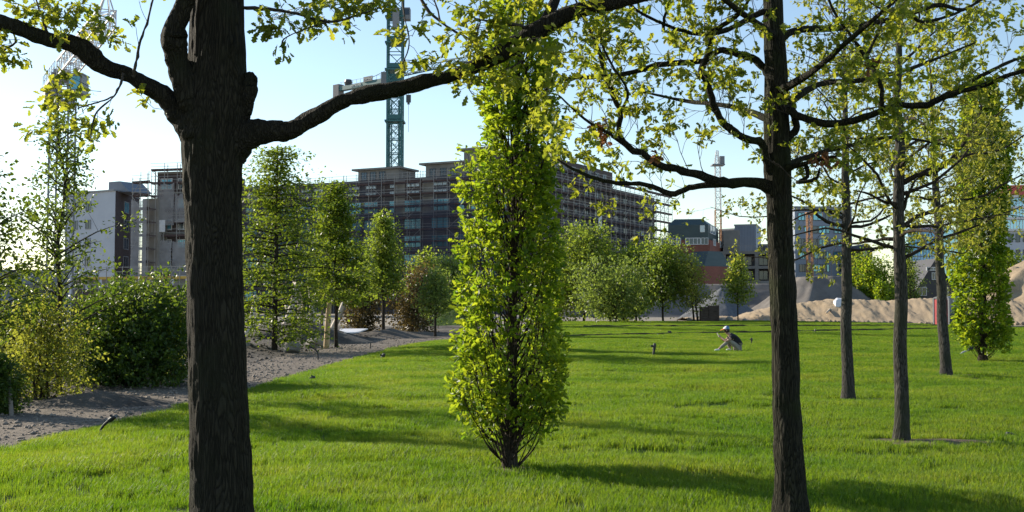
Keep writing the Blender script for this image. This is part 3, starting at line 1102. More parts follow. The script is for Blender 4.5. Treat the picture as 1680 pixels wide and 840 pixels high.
# ---- three slim oaks further back
def slim_oak(label, base_px, base_py, top_px, rad_px, seed, height, leaf, per, tpl, first=2.1, nl=26, traced=(), spread=2.2, tw=0.42, lv=2):
    rng = np.random.default_rng(seed)
    d = EYE * FPX / (base_py - 500)
    k = d / FPX
    base = P(base_px, base_py, d)
    base[2] = 0.0
    t = thing('oak_tree', label, 'tree', base, 'oaks planted on the lawn')
    top = P(top_px, 0, d)
    lean = (top[0] - base[0]) / (top[2] - base[2])
    n = 12
    tp = np.array([[base[0] + lean * h + rng.normal(0, 0.012), d + rng.normal(0, 0.01), h - 0.03] for h in np.linspace(0, height, n)])
    rr = rad_px * k * np.concatenate([np.linspace(1, 0.72, 6), np.linspace(0.66, 0.08, 6)])
    bark_trunk('trunk', tp, rr, M['bark_grey'], t, sides=36, ridge=0.035, step=10, freq=9, rng=rng)
    SOIL_SPOTS.append((base[0] + 0.15, d - 0.1, 0.46))
    sp = Sprigs(rng)
    limbs = []
    for path, r0, d1 in traced:
        limbs.append(smooth_line(px_line(path, d, d + d1), np.linspace(r0 * 0.68, 1.0, len(path)) * k, 4, 0.2, rng))
    for i in range(nl):
        h = first + (height - first) * (i / nl) ** 1.1
        p0, _ = at_line(tp, h / height * 0.999)
        a = i * 2.4 + rng.normal(0, 0.3)
        f = 1 - (h - first) / (height - first)
        ln = spread * (0.35 + 0.75 * f ** 0.8) * (0.75 + 0.4 * rng.random())
        q = shoot(p0, (math.cos(a), math.sin(a), 0.12 + 0.5 * (1 - f)), ln, 9, 0.16, 0.02, rng)
        limbs.append((q, np.linspace(0.024 * (0.5 + f * 0.5), 0.004, 10)))
    for q, r in limbs:
        mb = MB()
        mb.tube(q, r, 7)
        mb.build('limb', M['bark_dark'], t, smooth=True)
        ln = np.linalg.norm(np.diff(q, axis=0), axis=1).sum()
        sp.along(q, max(3, int(ln * 4.6)), 0.2, 1.0, tw, 0.0055, level=1, kids=4, taper=0.3, updown=0.2, leaf_every=0.4)
    sp.build(t, M['twig'], per, leaf, tpl, M['leaf_young'], 0.018, droop=0.35, wander=1.3)


slim_oak('slim grey oak nearest the mossy oak, with bare soil round its foot', 1481, 733, 1472, 12, 41, 6.4, 0.058, 7, LOBED, first=2.2, nl=24, spread=1.9,
         traced=(([(1479, 300), (1505, 288), (1530, 283), (1555, 266), (1585, 230), (1605, 195), (1612, 165)], 8, -0.4), ([(1480, 345), (1490, 320), (1500, 300), (1510, 288)], 5, -0.1),
                 ([(1481, 372), (1505, 355), (1530, 346), (1560, 331), (1610, 322), (1650, 300), (1690, 280)], 6, 0.4), ([(1478, 335), (1450, 330), (1425, 318), (1400, 312)], 5, -0.3),
                 ([(1505, 288), (1540, 270), (1580, 256), (1640, 246), (1690, 215)], 5, 0.5), ([(1477, 105), (1500, 85), (1530, 55), (1570, 25)], 5, 0.3),
                 ([(1477, 390), (1440, 394), (1400, 400), (1380, 398)], 5, 0.5)))
slim_oak('slim oak standing alone in a ring of bare soil, behind and beside the mossy oak', 1391, 663, 1384, 10, 42, 6.8, 0.066, 6, OVAL, first=2.6, nl=24, spread=2.3, tw=0.5,
         traced=(([(1388, 372), (1362, 366), (1340, 352), (1325, 335), (1300, 322), (1282, 310)], 5, -0.6), ([(1388, 372), (1420, 370), (1450, 358), (1475, 345)], 5, -0.5), ([(1388, 360), (1350, 345), (1320, 352), (1300, 362)], 4, 0.6)))
slim_oak('farthest of the slim grey oaks, leaning slightly, next to the columnar oak', 1553, 622, 1519, 9, 43, 7.4, 0.074, 6, OVAL, first=2.8, nl=26, spread=2.4, tw=0.55,
         traced=(([(1536, 330), (1500, 322), (1470, 330)], 4, 0.3), ([(1537, 340), (1575, 345), (1620, 360)], 4, 0.2)))


# ---- columnar oaks
def column_oak(label, px, py, height, prof, seed, nclump, per, leaf, tpl, trunk_r, mat, bare=0.35):
    rng = np.random.default_rng(seed)
    d = EYE * FPX / (py - 500)
    base = P(px, py, d)
    base[2] = 0.0
    t = thing('columnar_oak', label, 'tree', base, 'columnar oaks on the lawn')
    tp = np.array([[base[0] + 0.10 * h / height + rng.normal(0, 0.008), d + rng.normal(0, 0.01), h - 0.03] for h in np.linspace(0, height, 10)])
    bark_trunk('trunk', tp, np.linspace(trunk_r, trunk_r * 0.12, 10), M['bark_dark'], t, sides=32, ridge=0.05, step=10, freq=9, rng=rng)
    SOIL_SPOTS.append((base[0], d, 0.22))
    hs, rs = np.array([p[0] for p in prof]), np.array([p[1] for p in prof])
    mb = MB()
    sp = Sprigs(rng)
    for i in range(nclump):
        # a steep shoot from the trunk out to the shell of the column
        z1 = bare + (height - bare) * (i + rng.random()) / nclump
        a = i * 2.39996 + rng.normal(0, 0.2)
        lump = 0.42 + 0.98 * wnoise(np.array([(a % 6.2832) / 6.2832 * 5]), np.array([z1 * 2.3]), 5)[0]
        rr = np.interp(z1, hs, rs) * lump * (0.55 + 0.5 * math.sqrt(rng.random()))
        z0 = max(0.03 + 0.42 * rng.random(), z1 - (0.45 + rr * 1.1) - 0.25 * rng.random())
        p0, _ = at_line(tp, min(z0 / height, 0.985))
        c, _ = at_line(tp, min(z1 / height, 0.999))
        p3 = c + np.array([math.cos(a) * rr, math.sin(a) * rr, 0])
        p1 = p0 + (p3 - p0) * np.array([0.55, 0.55, 0.28])
        p2 = p0 + (p3 - p0) * np.array([0.88, 0.88, 0.66])
        q, r = smooth_line([p0, p1, p2, p3], [0.0085, 0.006, 0.004, 0.0022], 3, 0.4, rng)
        mb.tube(q, r, 4, cap=False)
        dd = unit(q[-1] - q[-3])
        for j in range(9):
            qq, d2 = at_line(q, 0.50 + 0.50 * rng.random() ** 0.8)
            if qq[2] < bare * (0.75 + 0.5 * rng.random()):
                continue
            out = unit(np.array([math.cos(a), math.sin(a), 0.5]) + rng.normal(0, 0.5, 3))
            sp.twig(qq, out, 0.16 * leaf / 0.075, 0.0028, 0, leaf_every=0.07 * leaf / 0.075, bare=0.2)
    mb.build('branches', M['bark_dark'], t, smooth=True)
    sp.build(t, M['bark_dark'], per, leaf, tpl, mat, 0.025, droop=0.1, up=0.5)


PROF = [(0.3, 0.30), (0.55, 0.39), (1.0, 0.44), (1.6, 0.44), (2.3, 0.43), (2.8, 0.38), (3.4, 0.35), (4.0, 0.32), (4.5, 0.22), (4.8, 0.05)]
column_oak('tall narrow columnar oak with dense bright leaves down to bare stems at its foot', 836, 779, 4.75, PROF, 51, 300, 6, 0.066, LOBED, 0.065, M['leaf_column'], bare=0.46)
PROF2 = [(0.3, 0.25), (0.8, 0.48), (2.0, 0.58), (4.0, 0.56), (5.5, 0.5), (6.5, 0.42), (7.3, 0.25), (7.9, 0.05)]
column_oak('smaller looking columnar oak far off beside the portable toilet and sand bank', 1613, 599, 7.8, PROF2, 52, 420, 5, 0.115, OVAL, 0.12, M['leaf_column'], bare=0.5)


# ---- general trees and shrubs
def tree(name, label, cat, px, base_py, top_py, width_px, d, seed, leafm, size, per, group=None, shape='round', crown0=0.28, nb=46, tpl=None, bark='bark_dark', stems=1, trunk_r=None, twl=0.22,
         density=1.0, layered=0.0, z0=None, tint_by=None):
    rng = np.random.default_rng(seed)
    base = P(px, base_py, d)
    base[2] = 0.0 if z0 is None else z0
    H = P(px, top_py, d)[2] - base[2]
    W = width_px / FPX * d / 2
    t = thing(name, label, cat, base, group)
    tr = trunk_r or max(0.03, H * 0.014)
    shoots = []
    mb = MB()
    for s in range(stems):
        off = rng.normal(0, 0.10 * W, 2) if stems > 1 else (0, 0)
        top = rng.normal(0, 0.35 * W, 2) if stems > 1 else rng.normal(0, 0.05 * W, 2)
        hh = H * (0.97 if stems == 1 else 0.7 + 0.25 * rng.random())
        line = np.array([[base[0] + off[0] + top[0] * f + rng.normal(0, 0.012 * H * f), base[1] + off[1] + top[1] * f + rng.normal(0, 0.012 * H * f), base[2] - 0.05 + hh * f] for f in np.linspace(0, 1, 9)])
        shoots.append((line, hh))
        mb.tube(*smooth_line(line, np.linspace(tr, tr * 0.15, 9), 3), 10)
    mb.build('trunk', M[bark], t, smooth=True)
    mb = MB()
    aa, dd = [], []
    for i in range(nb):
        line, hh = shoots[i % stems]
        f = crown0 + (0.98 - crown0) * ((i + rng.random()) / nb) ** 0.9
        u = (f - crown0) / (1 - crown0)
        if shape == 'round':
            rad = math.sqrt(max(0.02, 1 - (2 * u - 0.85) ** 2 / 1.35)) * (0.9 if u < 0.15 else 1)
        elif shape == 'cone':
            rad = (1 - u) ** 0.95 * (0.75 + 0.25 * min(1, u * 6)) + 0.035
        elif shape == 'dome':
            rad = math.sqrt(max(0.01, 1 - u ** 1.9)) * 1.02
        elif shape == 'pagoda':
            rad = (1 - u ** 1.25) * (0.45 + 0.62 * rng.random()) + 0.03
        elif shape == 'egg':
            rad = math.sin(math.pi * min(1, 0.18 + 0.82 * u) ** 0.8) ** 0.8 + 0.03
        else:
            rad = 1.0 - 0.35 * u if u < 0.8 else 0.72 * math.sqrt(max(0.03, 1 - ((u - 0.8) / 0.2) ** 2))
        a = i * 2.39996 + rng.normal(0, 0.4)
        ln = W * rad * (0.52 + 0.66 * rng.random())
        elev = 0.15 + 0.9 * u if not layered else 0.12 + 0.25 * u
        p0, _ = at_line(line, max(0.03, f - 0.35 * ln / hh * (0.6 + elev)) if not layered else f)
        tgt, _ = at_line(line, min(0.999, f))
        p3 = tgt + np.array([math.cos(a) * ln, math.sin(a) * ln, 0.10 * ln if not layered else -0.05 * ln])
        q, r = smooth_line([p0, p0 * 0.5 + p3 * 0.5 + np.array([0, 0, 0.08 * ln]), p3], [tr * 0.30, tr * 0.18, tr * 0.05], 3, 0.2, rng)
        mb.tube(q, r, 4, cap=False)
        m = max(4, int(13 * density * (0.5 + rad)))
        for j in range(m):
            qq, d2 = at_line(q, 0.22 + 0.78 * rng.random() ** 0.75)
            sd = rng.normal(0, 1, 3) * np.array([1, 1, 0.9 if not layered else 0.13])
            p = qq + sd * twl * W * 0.8
            if layered:
                d2 = unit(d2 * np.array([1, 1, 0.3]) + sd * 0.6)
                for s in range(3):
                    aa.append(qq + (p - qq) * (s + 1) / 3)
                    dd.append(d2)
            else:
                aa.append(p)
                dd.append(unit(sd + np.array([0, 0, 0.2])))
            if j % 3 == 0:
                mb.tube(np.array([qq, qq * .5 + p * .5 + np.array([0, 0, 0.02]), p]), [tr * 0.07, tr * .05, tr * 0.03], 3, cap=False)
    mb.build('branches', M[bark], t)
    foliage('foliage', aa, dd, per, size, tpl, M[leafm], t, rng, size * 0.75, droop=0.15 if not layered else 0.05, up=0.6 if not layered else 1.6, wander=0.9, tint_by=tint_by)
    return t


# left side, near
tree('young_tree', 'slender open young tree rising above the shrubs in front of the lattice crane', 'tree', 97, 650, 150, 330, 19.8, 61, 'leaf_sap', 0.078, 6, shape='pagoda', crown0=0.30, nb=58, tpl=OVAL, bark='bark_dark', trunk_r=0.06, density=0.9, twl=0.075)
tree('young_tree', 'young tree cut by the picture edge, leaning over the yellow green shrub', 'tree', -45, 650, 215, 260, 17.5, 62, 'leaf_sap', 0.080, 7, shape='egg', crown0=0.3, nb=54, tpl=OVAL, trunk_r=0.07, density=0.9, twl=0.12)
tree('shrub', 'loose yellow green shrub with light showing through its leaves', 'shrub', 62, 652, 464, 165, 18.9, 63, 'leaf_yellow', 0.065, 5, shape='box', crown0=0.06, nb=70, tpl=OVAL, stems=5, trunk_r=0.025, density=1.0, twl=0.22)
tree('shrub', 'big dense dark green rounded shrub with a sunlit yellow rim, right of the yellow shrub', 'shrub', 196, 632, 452, 225, 22.5, 64, 'leaf_hedge', 0.085, 9, shape='dome', crown0=0.03, nb=120, tpl=OVAL, stems=5, trunk_r=0.03, density=1.5, twl=0.24)
tree('shrub', 'thin sprouting shrub with loose pale shoots behind the dense dark shrub', 'shrub', 262, 622, 470, 90, 24.5, 65, 'leaf_yellow', 0.075, 4, shape='cone', crown0=0.05, nb=44, tpl=OVAL, stems=4, trunk_r=0.02, density=0.9)
tree('shrub', 'low dark evergreen shrub in shade, cut by the picture edge', 'shrub', -8, 672, 560, 75, 16.6, 66, 'leaf_hedge', 0.05, 8, shape='round', crown0=0.05, nb=60, tpl=OVAL, stems=3, trunk_r=0.03, density=1.1)
tree('shrub', 'dark shrub tucked between the young tree and the yellow shrub, far back', 'shrub', 25, 610, 470, 90, 27, 67, 'leaf_hedge', 0.10, 6, shape='round', crown0=0.05, nb=50, tpl=None, stems=3, trunk_r=0.03)
# midground left
G1 = 'trees in the soil bed beside the path'
tree('hornbeam_tree', 'broad layered hornbeam half hidden by the thick trunk, foliage down to the ground', 'tree', 450, 577, 224, 380, 38.0, 71, 'leaf_mid', 0.125, 4, group=G1, shape='pagoda', crown0=0.05, nb=104, trunk_r=0.11, density=1.15, layered=1, twl=0.16)
tree('hornbeam_tree', 'tall pointed hornbeam tied to a pale wooden stake', 'tree', 552, 571, 286, 175, 42.0, 72, 'leaf_mid', 0.125, 5, group=G1, shape='pagoda', crown0=0.26, nb=56, trunk_r=0.08, density=1.4, layered=1, twl=0.22)
tree('hornbeam_tree', 'small yellowish pyramid tree on a thin bare trunk between brown shrubs', 'tree', 629, 552, 344, 92, 58.0, 73, 'leaf_far', 0.15, 5, group=G1, shape='cone', crown0=0.36, nb=80, trunk_r=0.10, density=1.6, twl=0.22)
tree('young_tree', 'little round headed tree at the path bend, grey green leaves', 'tree', 714, 549, 440, 66, 57.0, 74, 'leaf_grey', 0.14, 4, group=G1, shape='egg', crown0=0.34, nb=50, trunk_r=0.08, density=1.0)
G2 = 'reddish brown shrubs by the path'
tree('brown_shrub', 'reddish brown upright shrub, narrower and darker, beside the leaning pale pole', 'shrub', 592, 549, 436, 68, 61.0, 75, 'leaf_brown', 0.14, 5, group=G2, shape='box', crown0=0.05, nb=70, stems=4, trunk_r=0.04, density=1.2)
tree('brown_shrub', 'broad reddish brown upright shrub behind the thin trunked pyramid tree', 'shrub', 676, 550, 418, 88, 62.0, 76, 'leaf_brown', 0.15, 5, group=G2, shape='box', crown0=0.05, nb=80, stems=5, trunk_r=0.04, density=1.1)
# background trees beyond the lawn
G3 = 'trees along the far edge of the lawn'
tree('round_tree', 'grey green bushy tree glimpsed between brown shrub and columnar oak', 'tree', 742, 524, 420, 76, 82.0, 80, 'leaf_grey', 0.24, 5, group=G3, shape='round', crown0=0.18, nb=50, density=1.1)
tree('round_tree', 'dusty green tree rising behind the broad brown shrub', 'tree', 698, 522, 412, 70, 92.0, 90, 'leaf_far', 0.25, 5, group=G3, shape='round', crown0=0.2, nb=50, density=1.1)
tree('round_tree', 'tallest round tree of the far group, right against the columnar oak', 'tree', 958, 528, 368, 132, 109.0, 81, 'leaf_far', 0.28, 6, group=G3, shape='round', crown0=0.15, nb=90, density=1.4)
tree('silver_tree', 'silvery grey green spreading tree in front of the far group', 'tree', 1000, 530, 415, 112, 97.0, 82, 'leaf_grey', 0.24, 6, group=G3, shape='round', crown0=0.12, nb=70, density=1.1, stems=3)
tree('round_tree', 'dark full tree between the silvery tree and the pale topped one', 'tree', 1022, 529, 398, 84, 112.0, 95, 'leaf_hornbeam', 0.26, 6, group=G3, shape='round', crown0=0.10, nb=64, density=1.3, stems=2)
tree('round_tree', 'deep green tree in the shaded middle of the far group', 'tree', 1044, 528, 404, 80, 107.0, 83, 'leaf_hornbeam', 0.26, 6, group=G3, shape='round', crown0=0.16, nb=64, density=1.4)
tree('round_tree', 'wide pale green topped tree in front of the brick building', 'tree', 1088, 528, 394, 112, 104.0, 84, 'leaf_far', 0.25, 6, group=G3, shape='round', crown0=0.28, nb=84, density=1.2)
tree('round_tree', 'light open forked tree at the end of the far group by the dark crates', 'tree', 1139, 527, 414, 80, 102.0, 85, 'leaf_yellow', 0.22, 4, group=G3, shape='cone', crown0=0.26, nb=60, stems=2, trunk_r=0.10, density=0.9)
tree('round_tree', 'small lone pyramid tree with a thin bare trunk before the shade-grey heap', 'tree', 1211, 525, 420, 46, 103.0, 86, 'leaf_far', 0.22, 4, group=G3, shape='egg', crown0=0.34, nb=54, trunk_r=0.07, density=1.0)
tree('round_tree', 'low dark tree filling the gap behind the columnar oak and far group', 'tree', 905, 527, 425, 100, 112.0, 87, 'leaf_hornbeam', 0.26, 6, group=G3, shape='round', crown0=0.08, nb=60, density=1.2)
tree('round_tree', 'dense rounded deep green tree behind the sand bank, beside the tower block', 'tree', 1441, 505, 404, 84, 142.0, 88, 'leaf_column', 0.30, 7, group=G3, shape='round', crown0=0.03, nb=100, density=1.5, stems=2)
tree('round_tree', 'dark narrow tree behind the slim oak trunk, by the dense rounded tree', 'tree', 1485, 505, 395, 40, 150.0, 91, 'leaf_hedge', 0.30, 6, group=G3, shape='egg', crown0=0.05, nb=60, density=1.3)
tree('round_tree', 'small bright bush in front of the dense rounded tree on the sand', 'shrub', 1446, 500, 458, 34, 125.0, 89, 'leaf_column', 0.25, 6, group=G3, shape='cone', crown0=0.03, nb=40, density=1.2)
tree('round_tree', 'thin see-through tree standing before the dark gabled house', 'tree', 1503, 505, 396, 52, 138.0, 92, 'leaf_far', 0.22, 3, group=G3, shape='egg', crown0=0.2, nb=44, density=0.6, stems=2, trunk_r=0.09)
tree('round_tree', 'thin yellowish tree between the gabled house and the far columnar oak', 'tree', 1577, 510, 410, 46, 118.0, 93, 'leaf_yellow', 0.20, 3, group=G3, shape='egg', crown0=0.15, nb=44, density=0.6, stems=2, trunk_r=0.08)
tree('round_tree', 'dark tree behind the far columnar oak at the foot of the white building', 'tree', 1655, 505, 410, 62, 150.0, 94, 'leaf_hornbeam', 0.30, 6, group=G3, shape='round', crown0=0.08, nb=60, density=1.2)

# ------------------------------------------------------------------ buildings
M['concrete'] = surf_mat('concrete', (0.17, 0.16, 0.145), (0.26, 0.245, 0.225), scale=0.5, rough=0.9, bump=0.15)
M['concrete_dark'] = surf_mat('dark_concrete', (0.065, 0.068, 0.085), (0.105, 0.108, 0.13), scale=0.4, rough=0.9, bump=0.15, c3=(0.085, 0.065, 0.062), scale2=0.12)
M['slab'] = surf_mat('slab_edge', (0.085, 0.085, 0.095), (0.13, 0.13, 0.14), scale=0.5, rough=0.9, bump=0.1)
M['red_brick'] = brick_mat('red_brick', (0.22, 0.062, 0.042), (0.28, 0.085, 0.056), (0.21, 0.13, 0.10), 2.0)
M['brown_brick'] = brick_mat('brown_brick', (0.065, 0.045, 0.044), (0.085, 0.058, 0.056), (0.085, 0.07, 0.066), 2.0)
M['pale_wall'] = surf_mat('pale_render', (0.42, 0.45, 0.51), (0.49, 0.52, 0.58), scale=0.3, rough=0.8, bump=0.05)
M['grey_wall'] = surf_mat('grey_cladding', (0.145, 0.165, 0.20), (0.19, 0.21, 0.25), scale=0.3, rough=0.7, bump=0.05)
M['tower_wall'] = surf_mat('blue_grey_brick', (0.20, 0.235, 0.29), (0.26, 0.30, 0.36), scale=0.3, rough=0.7, bump=0.05)
M['teal_roof'] = surf_mat('patina_metal', (0.035, 0.06, 0.065), (0.055, 0.085, 0.088), scale=0.5, rough=0.5, stretch=(1, 1, 4), bump=0.1)
M['slate'] = surf_mat('slate', (0.035, 0.035, 0.04), (0.06, 0.058, 0.062), scale=2, rough=0.6)
M['frame_dark'] = plain_mat('dark_frame', (0.06, 0.065, 0.075), 0.4)
M['frame_white'] = plain_mat('white_frame', (0.62, 0.62, 0.62), 0.5)
M['frame_grey'] = plain_mat('grey_frame', (0.22, 0.23, 0.25), 0.5)
M['glass_teal'] = glass_mat('teal_glass', (0.11, 0.36, 0.48), 0.15, 0.3)
M['glass_dark'] = glass_mat('dark_glass', (0.03, 0.05, 0.075))
M['glass_pale'] = glass_mat('pale_glass', (0.30, 0.36, 0.42), 0.2)
M['glass_blue'] = glass_mat('blue_glass', (0.22, 0.40, 0.54), 0.08, 0.6)
M['scaf_tube'] = plain_mat('scaffold_tube', (0.27, 0.26, 0.26), 0.45, 0.5)
M['scaf_deck'] = surf_mat('scaffold_plank', (0.060, 0.040, 0.040), (0.10, 0.068, 0.066), scale=1.2, rough=0.9)
M['net'] = net_mat('scaffold_netting', (0.05, 0.055, 0.085), 0.66)
M['net_pale'] = net_mat('pale_netting', (0.36, 0.35, 0.36), 0.42, 0.5)
M['tarp'] = surf_mat('white_tarp', (0.55, 0.55, 0.58), (0.72, 0.72, 0.74), scale=1.5, rough=0.6, bump=0.5, bdist=0.1)


_win_cache = {}


def window_mesh(w, h, frame, glass, mull=2, trans=0):
    key = (round(w, 2), round(h, 2), frame, glass, mull, trans)
    if key in _win_cache:
        return _win_cache[key]
    mb = MB()
    t = max(0.07, min(0.13, w * 0.06))
    mb.box((0, 0.02, 0), (w - 2 * t - .004, 0.05, h - 2 * t - .004), mat=1)
    for sx in (-1, 1):
        mb.box((sx * (w - t) / 2, 0.055, 0), (t, 0.13, h))
    for sz in (-1, 1):
        mb.box((0, 0.055, sz * (h - t) / 2), (w - 2 * t, 0.13, t))
    for i in range(1, mull):
        mb.box((-w / 2 + w * i / mull, 0.075, 0), (t * 0.8, 0.07, h - 2 * t - .002))
    if trans:
        mb.box((0, 0.07, h / 2 - h * trans), (w - 2 * t - .002, 0.05, t * 0.7))
    me = mb.mesh('window', [M[frame], M[glass]])
    _win_cache[key] = me
    return me


class Face:
    """a vertical facade from A to B (seen from outside A is on the left)"""
    def __init__(self, A, B):
        self.A, self.B = np.array(A, float), np.array(B, float)
        d = self.B - self.A
        self.len = np.linalg.norm(d)
        self.u = d / self.len
        self.n = np.array([self.u[1], -self.u[0]])
        self.ang = math.atan2(self.u[1], self.u[0])

    def pt(self, s, z, out=0.0):
        p = self.A + self.u * s + self.n * out
        return (p[0], p[1], z)

    def s_of_px(self, px):
        """distance along the facade at which photo column px meets it"""
        k = (px - 840) / FPX
        return (k * self.A[1] - self.A[0]) / (self.u[0] - k * self.u[1])

    def mat(self, s, z, out=0.0):
        # window local +y points outwards
        return Matrix.Translation(self.pt(s, z, out)) @ Matrix.Rotation(self.ang + math.pi, 4, 'Z')

    def window(self, parent, s, z, w, h, frame='frame_dark', glass='glass_dark', mull=2, trans=0, name='window'):
        return link(name, window_mesh(w, h, frame, glass, mull, trans), parent, self.mat(s, z))

    def slab(self, mb, s0, s1, z0, z1, o0, o1, mat=0):
        c = self.pt((s0 + s1) / 2, (z0 + z1) / 2, (o0 + o1) / 2)
        return mb.box(c, (s1 - s0, abs(o1 - o0), z1 - z0), self.ang, mat)


def scaffold(face, label, s0, s1, z1, bay=2.6, lift=2.0, group='building scaffolds', off=0.35, depth=0.9, nets=(), pale=False, tall=1.1, skip=None):
    t = thing('scaffold', label, 'scaffold', face.pt((s0 + s1) / 2, 0, off + depth / 2), group)
    n = max(1, int(round((s1 - s0) / bay)))
    zs = np.arange(lift, z1 + 0.1, lift)
    for i in range(n + 1):
        s = s0 + (s1 - s0) * i / n
        mb = MB()
        for o in (off, off + depth):
            zz = z1 + (tall if (i * 7) % 5 else tall * 0.3)
            mb.bar(face.pt(s, 0, o), face.pt(s, zz, o), 0.075)
        for z in zs:
            mb.bar(face.pt(s, z - 0.1, off), face.pt(s, z - 0.1, off + depth), 0.06)
        mb.build('upright', M['scaf_tube'], t)
    for z in zs:
        mb = MB()
        face.slab(mb, s0 - 0.2, s1 + 0.2, z - 0.06, z + 0.04, off + 0.06, off + depth - 0.06)
        face.slab(mb, s0 - 0.2, s1 + 0.2, z + 0.04, z + 0.24, off + depth - 0.055, off + depth - 0.03)
        dk = mb.build('deck', M['scaf_deck'], t)
        mb = MB()
        for zz in (0.55, 1.05):
            mb.bar(face.pt(s0 - 0.2, z + zz, off + depth + 0.06), face.pt(s1 + 0.2, z + zz, off + depth + 0.06), 0.055)
        mb.build('guard_rail', M['scaf_tube'], dk)
    rng = np.random.default_rng(int(s1 * 10))
    mb = MB()
    for i in range(0, n, 3):
        for j, z in enumerate(zs[:-1]):
            a, b = s0 + (s1 - s0) * i / n, s0 + (s1 - s0) * (i + 1) / n
            if (j + i) % 2:
                a, b = b, a
            mb.bar(face.pt(a, z, off + depth + 0.1), face.pt(b, z + lift, off + depth + 0.1), 0.055)
    mb.build('brace_lattice', M['scaf_tube'], t)
    for a, b, za, zb in nets:
        mb = MB()
        m = max(4, int((b - a) / 1.3))
        vs, fs = [], []
        for i in range(m + 1):
            s = a + (b - a) * i / m
            sag = 0.5 * abs(math.sin(i * math.pi / 2 * (bay / 1.3) / 2)) * rng.random() * 1.6
            for j in range(7):
                f = j / 6
                o = off + depth + 0.2 + 0.22 * vnoise(np.array([s * 0.7]), np.array([f * 5 + za]))[0]
                vs.append(face.pt(s, za + (zb - za - (sag if f > 0.99 else 0)) * f, o))
        for i in range(m):
            for j in range(6):
                fs.append((i * 7 + j, (i + 1) * 7 + j, (i + 1) * 7 + j + 1, i * 7 + j + 1))
        mb.add(vs, fs)
        mb.build('safety_net', M['net_pale' if pale else 'net'], t, smooth=True)
    return t


